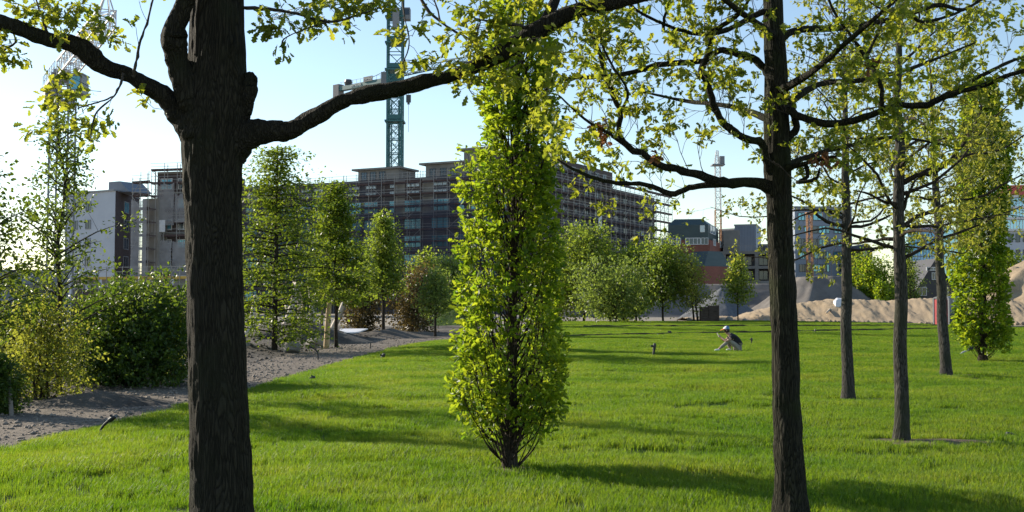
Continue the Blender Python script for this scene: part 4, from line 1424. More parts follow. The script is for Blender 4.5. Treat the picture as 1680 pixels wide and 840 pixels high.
def main_block():
    A, B, C = (-72.0, 229.0), (4.0, 192.0), (31.5, 242.0)
    fa, fb = Face(A, B), Face(B, C)
    back = lambda p: (p[0] + (C[0] - B[0]), p[1] + (C[1] - B[1]))
    loc = (0, 200, 0)
    b = thing('apartment_block', 'long concrete apartment shell under construction with two wings wrapped in scaffolding', 'building', loc)
    H = 25.2
    foot = [A, B, C, (C[0] - 14, C[1] + 8), (B[0] - 9, B[1] + 19), (A[0] + 8, A[1] + 16)]
    mb = MB()
    mb.prism(foot, 0, H)
    wall = mb.build('wall', M['concrete_dark'], b)
    # storey slabs show as pale bands
    mb = MB()
    for k in range(8):
        z = 1.7 + 3.3 * k
        fa.slab(mb, 0.02, fa.len - 0.02, z, z + 0.28, 0.0, 0.06)
        fb.slab(mb, 0.02, fb.len - 0.02, z, z + 0.28, 0.0, 0.06)
    mb.build('floor_edge_slat', M['slab'], b)
    rows = [23.2 - 3.3 * k for k in range(7)]
    cols = [(412, 2.4), (438, 1.6), (468, 2.6), (500, 2.0), (522, 2.4), (553, 1.4), (580, 2.7), (608, 2.4), (643, 1.0), (677, 2.9), (722, 2.9), (757, 1.0), (786, 2.6), (818, 2.6)]
    for k, z in enumerate(rows):
        for px, w in cols:
            s = fa.s_of_px(px)
            if k == 0:
                fa.window(b, s, z + 0.75, w, 0.95, 'frame_grey', 'glass_pale', 3)
                fa.window(b, s, z - 0.75, w, 0.85, 'frame_grey', 'glass_pale', 3)
            else:
                fa.window(b, s, z + 0.05, w * 1.3, 2.25, 'frame_grey' if (k + int(px)) % 3 == 0 else 'frame_dark', 'glass_teal', 3 if w > 2 else 1, 0.3)
        for i in range(12):
            s = 2.5 + i * (fb.len - 5) / 11
            fb.window(b, s, z, 2.1 if i % 3 else 1.2, 1.9, 'frame_grey' if i % 2 else 'frame_dark', 'glass_pale' if (i * 5 + k * 3) % 7 == 0 else 'glass_dark', 2)
    # pale bare wall panels between the top windows
    for px in (702, 655):
        mb = MB()
        s = fa.s_of_px(px)
        fa.slab(mb, s - 1.2, s + 1.2, 18.5, H - 0.05, 0.0, 0.05)
        mb.build('wall_panel', M['concrete'], b)
    # roof storeys set back from the facades
    def pent(px0, px1, off, z1, mat='concrete', over=0.5, d=6.0):
        s0, s1 = fa.s_of_px(px0), fa.s_of_px(px1)
        mb = MB()
        fa.slab(mb, s0, s1, H + .01, z1 - 0.35, -off, -off - d)
        p = mb.build('roof_storey', M[mat], b)
        mb = MB()
        fa.slab(mb, s0 - over * 2.4, s1 + over, z1 - 0.35, z1, -off + over, -off - d - over)
        mb.build('roof', M['concrete'], p)
        for i in range(3):
            f2 = Face(fa.pt(s0, 0, -off)[:2], fa.pt(s1, 0, -off)[:2])
            link('window', window_mesh(1.3, 1.6, 'frame_dark', 'glass_dark', 2, 0), p, f2.mat(f2.len * (0.15 + 0.22 * i), H + 1.2))
    pent(572, 640, 3.0, 27.9)
    pent(682, 762, 3.5, 28.3)
    pent(752, 850, 2.0, 30.3, d=8)
    # taller part of the second wing
    mb = MB()
    fb.slab(mb, 0.3, fb.len * 0.62, H + .01, 28.6, -0.6, -9)
    w = mb.build('upper_storey', M['concrete_dark'], b)
    for i in range(9):
        link('window', window_mesh(1.8, 1.7, 'frame_grey', 'glass_dark', 2, 0), w, fb.mat(2.5 + i * 3.6, 26.9, -0.6))
    mb = MB()
    for i in range(26):
        s = 1.0 + i * (fa.len - 2) / 25
        mb.bar(fa.pt(s, H, -0.3), fa.pt(s, H + 1.1, -0.3), 0.05)
    for z in (0.55, 1.08):
        mb.bar(fa.pt(1, H + z, -0.3), fa.pt(fa.len - 1, H + z, -0.3), 0.05)
    mb.build('railing', M['scaf_tube'], b)
    scaffold(fa, 'scaffold with reddish plank decks and dark netting on the long front of the apartment shell', 0, fa.len, H, bay=2.8, lift=2.2,
             nets=((fa.s_of_px(405), fa.s_of_px(520), 2, 22), (fa.s_of_px(590), fa.s_of_px(668), 2, 20.2), (fa.s_of_px(672), fa.s_of_px(752), 2, 21), (fa.s_of_px(758), fa.len, 2, 18)))
    scaffold(fb, 'open scaffold on the receding wing of the apartment shell, projecting past its end wall', 0.6, fb.len + 7.5, 26, bay=2.5, lift=2.0, depth=1.0, tall=0.9, nets=((1, 22, 3, 14),))
    # stair scaffold beyond the end wall
    fe = Face(C, (C[0] - 9.5, C[1] + 5.2))
    scaffold(fe, 'narrow open scaffold at the end wall of the apartment shell against the sky', 0.4, fe.len - 0.5, 25, bay=2.4, lift=2.0, depth=1.1)
    # banner hung on the wing scaffold
    mb = MB()
    s = fb.s_of_px(972)
    fb.slab(mb, s - 0.5, s + 1.1, 15.3, 19.0, 1.52, 1.56)
    tag(mb.build('banner', M['tarp']), 'narrow white cloth banner hanging on the scaffold of the receding wing', 'banner')
    return fa, fb


main_block()


def brick_house():
    d0 = 205.0
    A = (GX(1086, 206.5), 206.5)
    B = (GX(1165, d0), d0)
    C = (GX(1190, 222), 222.0)
    b = thing('brick_building', 'red brick office building with dark teal metal roof storey and white windows', 'building', (A[0], A[1], 0))
    fa, fb = Face(A, B), Face(B, C)
    D = (A[0] + 14, A[1] + 22)
    ztop = P(1130, 400, 208)[2] + 0.6
    mb = MB()
    mb.prism([A, B, C, D], 0, ztop)
    mb.build('wall', M['red_brick'], b)
    zr = P(1120, 361, 210)[2]
    fs = [fa.pt(1.2, 0, -0.6), fa.pt(fa.len - 0.3, 0, -0.6), fb.pt(fb.len * 0.75, 0, -0.6)]
    ft = [fa.pt(2.4, 0, -2.0), fa.pt(fa.len - 1.4, 0, -2.0), fb.pt(fb.len * 0.62, 0, -2.2)]
    lo = [p[:2] for p in fs] + [(fs[0][0] + 10, fs[0][1] + 18)]
    hi = [p[:2] for p in ft] + [(ft[0][0] + 8.5, ft[0][1] + 14)]
    vs = [(*p, ztop + .01) for p in lo] + [(*p, zr - 1.2) for p in lo] + [(*p, zr) for p in hi]
    fc = []
    for k in (0, 4):
        fc += [(k + i, k + (i + 1) % 4, k + 4 + (i + 1) % 4, k + 4 + i) for i in range(4)]
    fc += [(3, 2, 1, 0), (8, 9, 10, 11)]
    mb = MB()
    mb.add(vs, fc)
    rf = mb.build('roof', M['teal_roof'], b)
    f2 = Face(fs[0][:2], fs[1][:2])
    for px in (1153,):
        link('window', window_mesh(0.9, 1.3, 'frame_white', 'glass_pale', 1, 0), rf, f2.mat(f2.s_of_px(px), P(px, 376, 207)[2]))
    f3 = Face(fs[1][:2], fs[2][:2])
    link('window', window_mesh(6.5, 1.7, 'frame_white', 'glass_pale', 2, 0), rf, f3.mat(f3.len * 0.42, P(1170, 375, 207)[2]))
    z = P(1130, 397, 208)[2]
    for px, w, m in ((1098, 2.9, 4), (1108, 2.2, 3), (1138, 3.0, 4), (1165 - 9, 1.5, 2)):
        fa.window(b, fa.s_of_px(px), z, w, 1.3, 'frame_white', 'glass_dark', m)
    for k in range(6):
        for px, w in ((1102, 1.7), (1119, 1.7), (1138, 1.7), (1156, 1.2)):
            fa.window(b, fa.s_of_px(px), z - 3.2 * (k + 1), w, 1.7, 'frame_grey', 'glass_dark', 2)
        for s in (0.28, 0.72):
            fb.window(b, fb.len * s, z - 1.9 * k * 1.6, 2.6, 0.8 if k else 1.3, 'frame_white', 'glass_pale', 2)
    # dark teal lower wing in front
    E = (GX(1122, 198), 198.0)
    G = (GX(1156, 194), 194.0)
    fw = Face(E, G)
    mb = MB()
    zt = P(1140, 412, 196)[2]
    z0 = P(1140, 437, 196)[2]
    p = [fw.pt(0, 0, 0), fw.pt(fw.len, 0, 0), fw.pt(fw.len, 0, -7), fw.pt(0, 0, -7)]
    q = [fw.pt(.6, 0, -1.6), fw.pt(fw.len - .6, 0, -1.6), fw.pt(fw.len - .6, 0, -5), fw.pt(.6, 0, -5)]
    vs = [(*a[:2], z0) for a in p] + [(*a[:2], zt) for a in q]
    mb.add(vs, [(0, 1, 5, 4), (1, 2, 6, 5), (2, 3, 7, 6), (3, 0, 4, 7), (4, 5, 6, 7), (3, 2, 1, 0)])
    mb.build('mansard_roof', M['teal_roof'], b)
    mb = MB()
    mb.prism([a[:2] for a in p], 0, z0 - .01)
    mb.build('porch_wall', M['red_brick'], b)


brick_house()


def simple_block(name, label, px0, px1, d0, d1, top_py, depth, mat, rows, cols, win=(1.6, 1.7), frame='frame_dark', glass='glass_dark', side=None, roof=True, z_first=None, mull=2, cat='building', dside=None, jitter=0):
    """box building whose front runs from column px0 (at d0) to px1 (at d1)"""
    A, B = (GX(px0, d0), d0), (GX(px1, d1), d1)
    H = P((px0 + px1) / 2, top_py, (d0 + d1) / 2)[2]
    f = Face(A, B)
    b = thing(name, label, cat, (A[0], A[1], 0))
    C = tuple(np.array(B) - f.n * depth)
    D = tuple(np.array(A) - f.n * depth)
    if dside is not None:
        C = dside
        D = tuple(np.array(A) + np.array(dside) - np.array(B))
    mb = MB()
    mb.prism([A, B, C, D], 0, H)
    mb.build('wall', M[mat], b)
    if roof:
        mb = MB()
        for p, q in ((A, B), (B, C), (D, A)):
            mb.bar((*p, H + 0.15), (*q, H + 0.15), 0.35, 0.3)
        mb.build('parapet', M['frame_grey'], b)
    rng = np.random.default_rng(abs(int(px0)))
    if rows:
        dz = (H - 1.2) / rows
        for r in range(rows):
            for c in range(cols):
                s = f.len * (c + 0.5) / cols + (rng.normal(0, jitter) if jitter else 0)
                w = win[0] * (1 + (0.5 if jitter and rng.random() < 0.3 else 0))
                f.window(b, s, H - 1.0 - dz * (r + 0.5), w, win[1], frame, glass, mull)
    return b, f, H, (A, B, C, D)


# left: pale and brown house
def pale_house():
    A, B = (GX(108, 190), 190.0), (GX(187, 184), 184.0)
    C = (GX(226, 199), 199.0)
    D = (A[0] + C[0] - B[0], A[1] + C[1] - B[1])
    H = P(187, 313, 184)[2]
    b = thing('apartment_house', 'flat roofed apartment house, one face pale render and the other brown brick', 'building', (B[0], B[1], 0))
    mb = MB()
    mb.prism([A, B, C, D], 0, H)
    mb.build('wall', M['pale_wall'], b)
    fa, fb = Face(A, B), Face(B, C)
    mb = MB()
    fb.slab(mb, 0.15, fb.len, 0.0, H + 0.05, 0.0, 0.12)
    br = mb.build('brick_wall', M['brown_brick'], b)
    mb = MB()
    for p, q in ((A, B), (B, C)):
        mb.bar((*p, H + 0.12), (*q, H + 0.12), 0.5, 0.24)
    mb.build('parapet', M['frame_grey'], b)
    for r in range(6):
        fb.window(b, fb.len * 0.42, H - 2.3 - 3.15 * r, 3.0, 2.0, 'frame_grey', 'glass_teal' if r == 0 else 'glass_dark', 2).location += Vector((*fb.n, 0)) * 0.12
    for r in range(6):
        for s in (2.2, 5.5):
            fa.window(b, s, H - 2.3 - 3.15 * r, 1.3, 1.6, 'frame_grey', 'glass_dark', 2)
    # roof hut with sloping glazed side
    mb = MB()
    s0, s1 = fa.s_of_px(160), fa.s_of_px(186)
    p = [fa.pt(s0, 0, -2), fa.pt(s1 + 1.2, 0, -2), fa.pt(s1 + 1.2, 0, -7), fa.pt(s0, 0, -7)]
    q = [fa.pt(s0, 0, -2), fa.pt(s1 - 1.2, 0, -2), fa.pt(s1 - 1.2, 0, -7), fa.pt(s0, 0, -7)]
    vs = [(*a[:2], H + .01) for a in p] + [(*a[:2], H + 1.9) for a in q]
    mb.add(vs, [(0, 1, 5, 4), (1, 2, 6, 5), (2, 3, 7, 6), (3, 0, 4, 7), (4, 5, 6, 7), (3, 2, 1, 0)])
    mb.build('roof_hut', M['grey_wall'], b)


pale_house()


# left: scaffolded narrow building
def scaffold_house():
    d = 166.0
    A, B = (GX(256, d + 1), d + 1.0), (GX(338, d - 1), d - 1.0)
    f = Face(A, B)
    H = P(290, 281, d)[2]
    b = thing('concrete_house', 'narrow building shell beside the thick trunk, wrapped in scaffold and pale torn nets', 'building', (A[0], A[1], 0))
    C, D = tuple(np.array(B) - f.n * 12), tuple(np.array(A) - f.n * 12)
    mb = MB()
    mb.prism([A, B, C, D], 0, H)
    mb.build('wall', M['brown_brick'], b)
    mb = MB()
    for k in range(7):
        f.slab(mb, 0.02, f.len - .02, H - 0.35 - 3.1 * k, H - 3.1 * k - 0.02, 0, 0.08)
    mb.build('floor_edge_slat', M['concrete'], b)
    for k in range(7):
        for s in (1.6, 4.6, 6.6):
            f.window(b, s, H - 1.9 - 3.1 * k, 2.0, 1.7, 'frame_white', 'glass_teal' if (k + int(s)) % 2 else 'glass_dark', 2, 0.35)
    scaffold(f, 'scaffold with sagging pale nets on the narrow building beside the thick trunk', -0.2, f.len, H, bay=2.2, lift=2.0, pale=True,
             nets=((0.6, 3.8, 13.6, 20.2), (3.9, 6.2, 14, 18.5), (0.2, 3.4, 6.5, 11.5), (3.6, 6.4, 5.5, 11.2)))
    A2, B2 = (GX(226, d), d), (GX(254, d - 1.5), d - 1.5)
    f2 = Face(A2, B2)
    mb = MB()
    f2.slab(mb, 0.35, f2.len + 0.1, 0, H - 4.2, -0.4, -5)
    mb.build('backing_wall', M['concrete'], b)  # facade stand-in, added to keep bright sky from showing through the nets
    scaffold(f2, 'open stair scaffold tower rising beside the narrow netted building', 0.1, f2.len - 0.1, H - 1.4, bay=1.3, lift=2.0, pale=True, off=0, depth=1.4,
             nets=((0.1, f2.len - 0.1, 1.5, 17.5),))
    mb = MB()
    for i, (s, z, w, h) in enumerate(((0.2, 12.6, 2.2, 1.8),)):
        f.slab(mb, s, s + w, z, z + h, 1.62, 1.66)
    tag(mb.build('tarpaulin', M['tarp']), 'white tarpaulin tied high on the scaffold of the narrow building', 'tarpaulin')
    mb = MB()
    f.slab(mb, 3.6, 6.8, 4.6, 6.0, 1.62, 1.66)
    tag(mb.build('tarpaulin', M['tarp']), 'white tarpaulin sheet low on the scaffold of the narrow building', 'tarpaulin')


scaffold_house()


# left: low concrete shell with yellow formwork beam and guard rails
def low_shell():
    d = 122.0
    A, B = (GX(118, d + 3), d + 3), (GX(330, d - 3), d - 3.0)
    f = Face(A, B)
    z1 = P(220, 450, d)[2]
    z0 = P(220, 474, d)[2]
    b = thing('foundation_shell', 'low raw concrete shell with yellow formwork beam behind the shrubs', 'building', (A[0], A[1], 0))
    mb = MB()
    f.slab(mb, 0, f.len, 0, z0, 0, -8)
    mb.build('base_wall', M['brown_brick'], b)
    for k in range(9):
        mb = MB()
        s = f.len * k / 9
        f.slab(mb, s + 0.15, s + f.len / 9 - 0.45, z0 + .01, z1 - 0.3, -0.2, -0.5)
        mb.build('concrete_panel', M['concrete'], b)
    mb = MB()
    f.slab(mb, 1, f.len - 1, z1 - 0.55, z1 - 0.25, -0.15, 0.05)
    mb.build('formwork_beam', plain_mat('formwork_yellow', (0.50, 0.32, 0.05), 0.6), b)
    mb = MB()
    for k in range(16):
        s = f.len * (k + 0.5) / 16
        mb.bar(f.pt(s, z0 - 1.2, 0.1), f.pt(s, z1 + 0.9, 0.1), 0.07)
    for z in (z0 + 0.5, z1 + 0.3, z1 + 0.8):
        mb.bar(f.pt(0, z, 0.15), f.pt(f.len, z, 0.15), 0.05)
    mb.build('railing', M['scaf_tube'], b)
    f.slab


low_shell()
simple_block('grey_building', 'low grey building far behind the left shrubs and young trees', -60, 112, 150, 156, 446, 14, 'grey_wall', 2, 9, (1.6, 1.1), 'frame_dark', 'glass_dark')


# right of the brick house
def box_hall():
    b, f, H, c = simple_block('metal_hall', 'windowless grey ribbed metal box building above the concrete frame', 1206, 1241, 263, 261.5, 370, 14, 'tower_wall', 0, 0)
    mb = MB()
    for i in range(14):
        s = f.len * (i + 0.5) / 14
        f.slab(mb, s - 0.05, s + 0.05, 0.3, H - 0.2, 0.0, 0.1)
    mb.build('cladding_rib', M['grey_wall'], b)
    A = c[0]
    E = (GX(1180, 266), 266.0)
    f2 = Face(E, (A[0] - .05, A[1] + .05))
    mb = MB()
    f2.slab(mb, 0, f2.len, 0, H - 0.6, 0, -9)
    side = mb.build('louvre_wall', M['frame_grey'], b)
    mb = MB()
    for i in range(12):
        f2.slab(mb, f2.len * (i + 0.3) / 12, f2.len * (i + 0.7) / 12, H * 0.72, H - 1.0, 0.0, 0.15)
    mb.build('louvre_slat', M['frame_dark'], side)


box_hall()


def frame_shell():
    """open concrete frame building"""
    d = 214.0
    A, B = (GX(1184, d + 1), d + 1.0), (GX(1300, d - 1), d - 1.0)
    f = Face(A, B)
    top = P(1230, 412, d)[2]
    b = thing('building_shell', 'raw open concrete frame with dark storeys and unfinished roof posts, right of the brick building', 'building', (A[0], A[1], 0))
    mb = MB()
    f.slab(mb, 0.2, f.len, 0, top - 0.4, -4, -14)
    mb.build('core_wall', M['concrete_dark'], b)
    n = int(top / 2.9)
    for k in range(n + 1):
        mb = MB()
        z = top - 2.9 * k
        f.slab(mb, 0, f.len + .3, z - 0.55, z, 0.15, -4.05)
        mb.build('floor_slab', M['concrete'], b)
    for k in range(n):
        z = top - 2.9 * k
        for i in range(5):
            s = 0.5 + (f.len - 1) * i / 4
            mb = MB()
            f.slab(mb, s - 0.35, s + 0.35, z - 2.9 + .01, z - 0.56, 0.1, -0.5)
            mb.build('column', M['concrete'], b)
        for i in range(4):
            s = 0.5 + (f.len - 1) * (i + 0.5) / 4
            link('window', window_mesh(1.8, 1.9, 'frame_dark', 'glass_dark', 2, 0), b, f.mat(s, z - 1.7, -3.95))
    mb = MB()
    f.slab(mb, 0.5, 3.6, top + .01, top + 4.2, -1, -7)
    mb.build('stair_tower', M['concrete'], b)
    mb = MB()
    f.slab(mb, 7.5, 12.5, top + .01, top + 1.5, -2.5, -7)
    mb.build('roof_storey', M['concrete_dark'], b)
    mb = MB()
    for i in range(13):
        s = 0.4 + (f.len - 0.8) * i / 12
        mb.bar(f.pt(s, top, -0.1), f.pt(s, top + 1.1, -0.1), 0.06)
    mb.bar(f.pt(0.4, top + 1.05, -0.1), f.pt(f.len - .4, top + 1.05, -0.1), 0.06)
    mb.build('railing', M['scaf_tube'], b)


frame_shell()


def tower_block():
    b, f, H, c = simple_block('tower_block', 'pale grey eight storey tower block with scattered windows behind the shade-grey sand heap', 1305, 1399, 232, 233, 341, 16, 'tower_wall', 0, 0)
    rng = np.random.default_rng(5)
    rows = 8
    dz = 21.8 / rows
    for r in range(rows):
        z = H - 1.9 - dz * r
        for px, w in ((1317, 1.5), (1323, .7), (1343, 2.2), (1351, 1.5), (1358, 0.8), (1374, 1.5), (1381, 1.2), (1389, .9)):
            if rng.random() < 0.22:
                continue
            f.window(b, f.s_of_px(px + rng.integers(-1, 2)), z, w, 1.6, 'frame_dark', 'glass_teal' if rng.random() < 0.55 else 'glass_dark', 2 if w > 1 else 1)
    fb = Face(c[1], c[2])
    for r in range(rows):
        fb.window(b, 3, H - 1.9 - dz * r, 1.6, 1.6, 'frame_dark', 'glass_dark', 2)


tower_block()


def gabled(name, label, px0, px1, d, eave_py, ridge_py, mat, roofmat, depth=10, wins=(), front_gable=True):
    A, B = (GX(px0, d), d), (GX(px1, d), d)
    ze, zr = P(px0, eave_py, d)[2], P(px0, ridge_py, d)[2]
    b = thing(name, label, 'house', (A[0], d, 0))
    mx = (A[0] + B[0]) / 2
    mb = MB()
    vs = [(A[0], d, 0), (B[0], d, 0), (B[0], d, ze), (mx, d, zr), (A[0], d, ze)]
    vs += [(x, y + depth, z) for x, y, z in vs]
    mb.add(vs, [(0, 1, 2, 3, 4), (9, 8, 7, 6, 5), (1, 6, 7, 2), (5, 0, 4, 9), (6, 1, 0, 5)])
    mb.build('wall', M[mat], b)
    mb = MB()
    o = 0.3
    for sx, e in ((-1, A[0]), (1, B[0])):
        dx = (e - mx)
        a = (mx, d - o, zr + 0.12)
        c = (e + sx * 0.5, d - o, ze - 0.5 * (zr - ze) / abs(dx) + 0.12)
        vs = [a, c, (c[0], d + depth + o, c[2]), (mx, d + depth + o, zr + 0.12)]
        vs += [(x, y, z + 0.2) for x, y, z in vs]
        fc = [(0, 1, 2, 3), (7, 6, 5, 4), (0, 4, 5, 1), (1, 5, 6, 2), (2, 6, 7, 3)]
        mb.add(vs, fc)
    mb.build('roof', M[roofmat], b)
    f = Face(A, B)
    for px, py, w, h in wins:
        f.window(b, f.s_of_px(px), P(px, py, d)[2], w, h, 'frame_white', 'glass_dark', 2)
    return b


gabled('gabled_house', 'dark timbered house with steep gable and white window frames behind the sand bank', 1503, 1566, 152, 478, 428, 'slate', 'slate', 12,
       wins=((1531, 441, 1.9, 0.5), (1533, 453, 0.8, 1.0), (1512, 478, 1.3, 1.2), (1548, 478, 1.2, 1.2)))
gabled('gabled_house', 'small dark roofed brick house in the gap right of the tower block', 1412, 1432, 225, 410, 402, 'brown_brick', 'slate', 9, wins=((1418, 417, 1.2, 1.3),))


def glass_tower():
    d = 262.0
    b = thing('glass_tower', 'blue glass office tower with rounded shoulder behind the gabled house', 'building', (GX(1530, d), d, 0))
    A, B = (GX(1490, d + 1), d + 1), (GX(1594, d - 1), d - 1.0)
    f = Face(A, B)
    H = P(1530, 372, d)[2]
    # curtain wall with a curved right shoulder
    prof = [(0, 0), (0, H - 1.5), (1.0, H), (f.len * 0.55, H)]
    for i in range(1, 9):
        a = math.pi / 2 * i / 8
        prof.append((f.len * 0.55 + f.len * 0.45 * math.sin(a), H - (H * 0.45) * (1 - math.cos(a))))
    prof.append((f.len, 0))
    n = len(prof)
    mb = MB()
    vs = [f.pt(s, z, 0) for s, z in prof] + [f.pt(s, z, -16) for s, z in prof]
    mb.add(vs, [tuple(range(n - 1, -1, -1)), tuple(range(n, 2 * n))] + [(i, (i + 1) % n, n + (i + 1) % n, n + i) for i in range(n)])
    mb.build('curtain_wall', M['glass_blue'], b)
    mb = MB()
    for k in range(1, 9):
        z = H * k / 9.2
        f.slab(mb, 0.05, f.len * (0.99 if z < H * 0.6 else 0.78), z - 0.12, z + 0.12, 0.0, 0.12)
    for i in range(22):
        s = f.len * (i + 0.5) / 22
        f.slab(mb, s - 0.05, s + 0.05, 0.1, (H * 0.97 if s < f.len * 0.58 else H * 0.62), 0.0, 0.08)
    mb.build('mullion_lattice', M['frame_grey'], b)


glass_tower()


def red_top():
    d = 205.0
    A, B = (GX(1648, d + 1), d + 1), (GX(1760, d - 2), d - 2.0)
    f = Face(A, B)
    z = lambda py: P(1680, py, d)[2]
    b = thing('office_building', 'office building with red top band over glass storeys and a white windowed base', 'building', (A[0], A[1], 0))
    mb = MB()
    f.slab(mb, 0, f.len, 0, z(377), 0, -14)
    mb.build('white_wall', M['pale_wall'], b)
    mb = MB()
    f.slab(mb, 0, f.len, z(377) + .01, z(322), -0.6, -14)
    mb.build('glass_storey', M['glass_blue'], b)
    mb = MB()
    f.slab(mb, 1.2, f.len, z(322) + .01, z(302), -1.5, -14)
    mb.build('red_band', plain_mat('red_panel', (0.45, 0.07, 0.06), 0.5), b)
    mb = MB()
    for py in (322, 340, 358, 377):
        f.slab(mb, -0.3, f.len, z(py) - 0.2, z(py) + 0.2, 0.5, -0.6)
    for i in range(22):
        s = f.len * (i + .5) / 22
        f.slab(mb, s - 0.05, s + 0.05, z(376), z(323), -0.5, -0.59)
    mb.build('facade_lattice', M['frame_white'], b)
    for r in range(4):
        for c in range(10):
            f.window(b, 1.2 + c * 1.25, z(390) - 3.0 * r, 0.75, 1.6, 'frame_dark', 'glass_dark', 1)


red_top()

# ------------------------------------------------------------------ cranes
M['crane_teal'] = plain_mat('crane_teal_paint', (0.025, 0.12, 0.13), 0.5)
M['crane_grey'] = plain_mat('crane_grey_paint', (0.17, 0.18, 0.20), 0.5)
M['crane_white'] = plain_mat('crane_pale_paint', (0.55, 0.55, 0.55), 0.5)
M['crane_orange'] = plain_mat('crane_orange_paint', (0.36, 0.17, 0.075), 0.5)
M['ballast'] = plain_mat('ballast_concrete', (0.20, 0.20, 0.21), 0.9)


def lattice(mb, a, b, w0, w1, panel, chord, web, tri=False, ref=None):
    """lattice beam between a and b; square or triangular section"""
    a, b = np.array(a, float), np.array(b, float)
    d = unit(b - a)
    L = np.linalg.norm(b - a)
    if ref is None:
        ref = np.array([0, 0, 1.0]) if abs(d[2]) < 0.9 else np.array([0, 1.0, 0])
    s = unit(np.cross(d, ref))
    t = np.cross(s, d)
    sec = [(-1, -1), (1, -1), (1, 1), (-1, 1)] if not tri else [(-1, -1), (1, -1), (0, 1)]
    n = max(2, int(round(L / panel)))

    def nd(i, k):
        f = i / n
        w = (w0 + (w1 - w0) * f) / 2
        return a + (b - a) * f + s * sec[k][0] * w + t * sec[k][1] * w
    m = len(sec)
    for k in range(m):
        mb.bar(nd(0, k), nd(n, k), chord)
    for i in range(n):
        for k in range(m):
            k2 = (k + 1) % m
            mb.bar(nd(i, k), nd(i, k2), web)
            if i % 2:
                mb.bar(nd(i, k), nd(i + 1, k2), web)
            else:
                mb.bar(nd(i, k2), nd(i + 1, k), web)
    for k in range(m):
        mb.bar(nd(n, k), nd(n, (k + 1) % m), web)


def text_obj(body, size, loc, rot, mat, parent, name='lettering'):
    cu = bpy.data.curves.new(name, 'FONT')
    cu.body = body
    cu.size = size
    cu.extrude = 0.02
    cu.align_x = 'CENTER'
    cu.align_y = 'CENTER'
    cu.materials.append(mat)
    tmp = bpy.data.objects.new(name, cu)
    me = bpy.data.meshes.new_from_object(tmp)
    bpy.data.objects.remove(tmp)
    me.materials.clear()
    me.materials.append(mat)
    o = bpy.data.objects.new(name, me)
    COL.objects.link(o)
    o.location = loc
    o.rotation_euler = rot
    o.parent = parent
    if parent.type == 'EMPTY':
        o.matrix_parent_inverse = Matrix.Translation(parent.location).inverted()
    return o


def tall_crane():
    d = 216.0
    x = GX(647, d)
    t = thing('tower_crane', 'tall teal tower crane whose lattice mast rises out of the picture behind the apartment shell', 'crane', (x, d, 0))
    w = 24 / FPX * d
    ztop = P(647, -6, d)[2]
    mb = MB()
    lattice(mb, (x, d, 0), (x, d, ztop), w, w, 2.9, 0.32, 0.15)
    mb.build('lattice_mast', M['crane_teal'], t)
    mb = MB()
    lattice(mb, (x, d, 0), (x, d, P(647, 165, d)[2]), w * 0.5, w * 0.5, 2.6, 0.12, 0.08)
    mb.build('inner_lattice', M['crane_teal'], t)
    for py in (200, 116, 72, 30):
        z = P(647, py, d)[2]
        mb = MB()
        mb.box((x, d, z), (w * 1.32, w * 1.32, 0.35))
        mb.box((x, d, z + 0.8), (w * 1.05, w * 1.05, 0.9))
        mb.build('mast_collar', M['crane_teal'], t)
    z = P(647, 28, d)[2]
    mb = MB()
    mb.box((x + w * 0.1, d - w * 0.7, z - 0.9), (w * 0.45, 0.8, 4.4))
    mb.build('lift_cage', M['frame_grey'], t)
    z = P(660, 25, d)[2]
    mb = MB()
    mb.box((x + w * 0.78, d - 0.6, z), (1.5, 2.0, 2.3), mat=0)
    mb.box((x + w * 0.78, d - 1.63, z + 0.3), (1.2, 0.06, 1.2), mat=1)
    mb.build('cab', [M['crane_grey'], M['glass_dark']], t)
    # slewing top, jib and counter-jib stand above the frame
    mb = MB()
    mb.box((x, d, ztop + 0.6), (w * 1.5, w * 1.5, 1.2))
    mb.build('slewing_ring', M['crane_teal'], t)
    mb = MB()
    lattice(mb, (x, d, ztop + 1.2), (x, d, ztop + 8), w * 0.8, 0.4, 2.2, 0.2, 0.12)
    mb.build('apex_lattice', M['crane_teal'], t)
    mb = MB()
    lattice(mb, (x - 1.5, d + 1.2, ztop + 2.2), (x - 30, d + 24, ztop + 2.2), 1.5, 1.0, 2.0, 0.16, 0.09, tri=True)
    mb.build('jib_lattice', M['crane_teal'], t)
    mb = MB()
    mb.bar((x + 1.5, d - 1.2, ztop + 1.9), (x + 11, d - 9, ztop + 1.9), 1.4, 0.5)
    mb.box((x + 10, d - 8.2, ztop + 0.6), (1.6, 2.2, 2.8), 0.66, 1)
    mb.build('counter_jib', [M['crane_teal'], M['ballast']], t)


tall_crane()


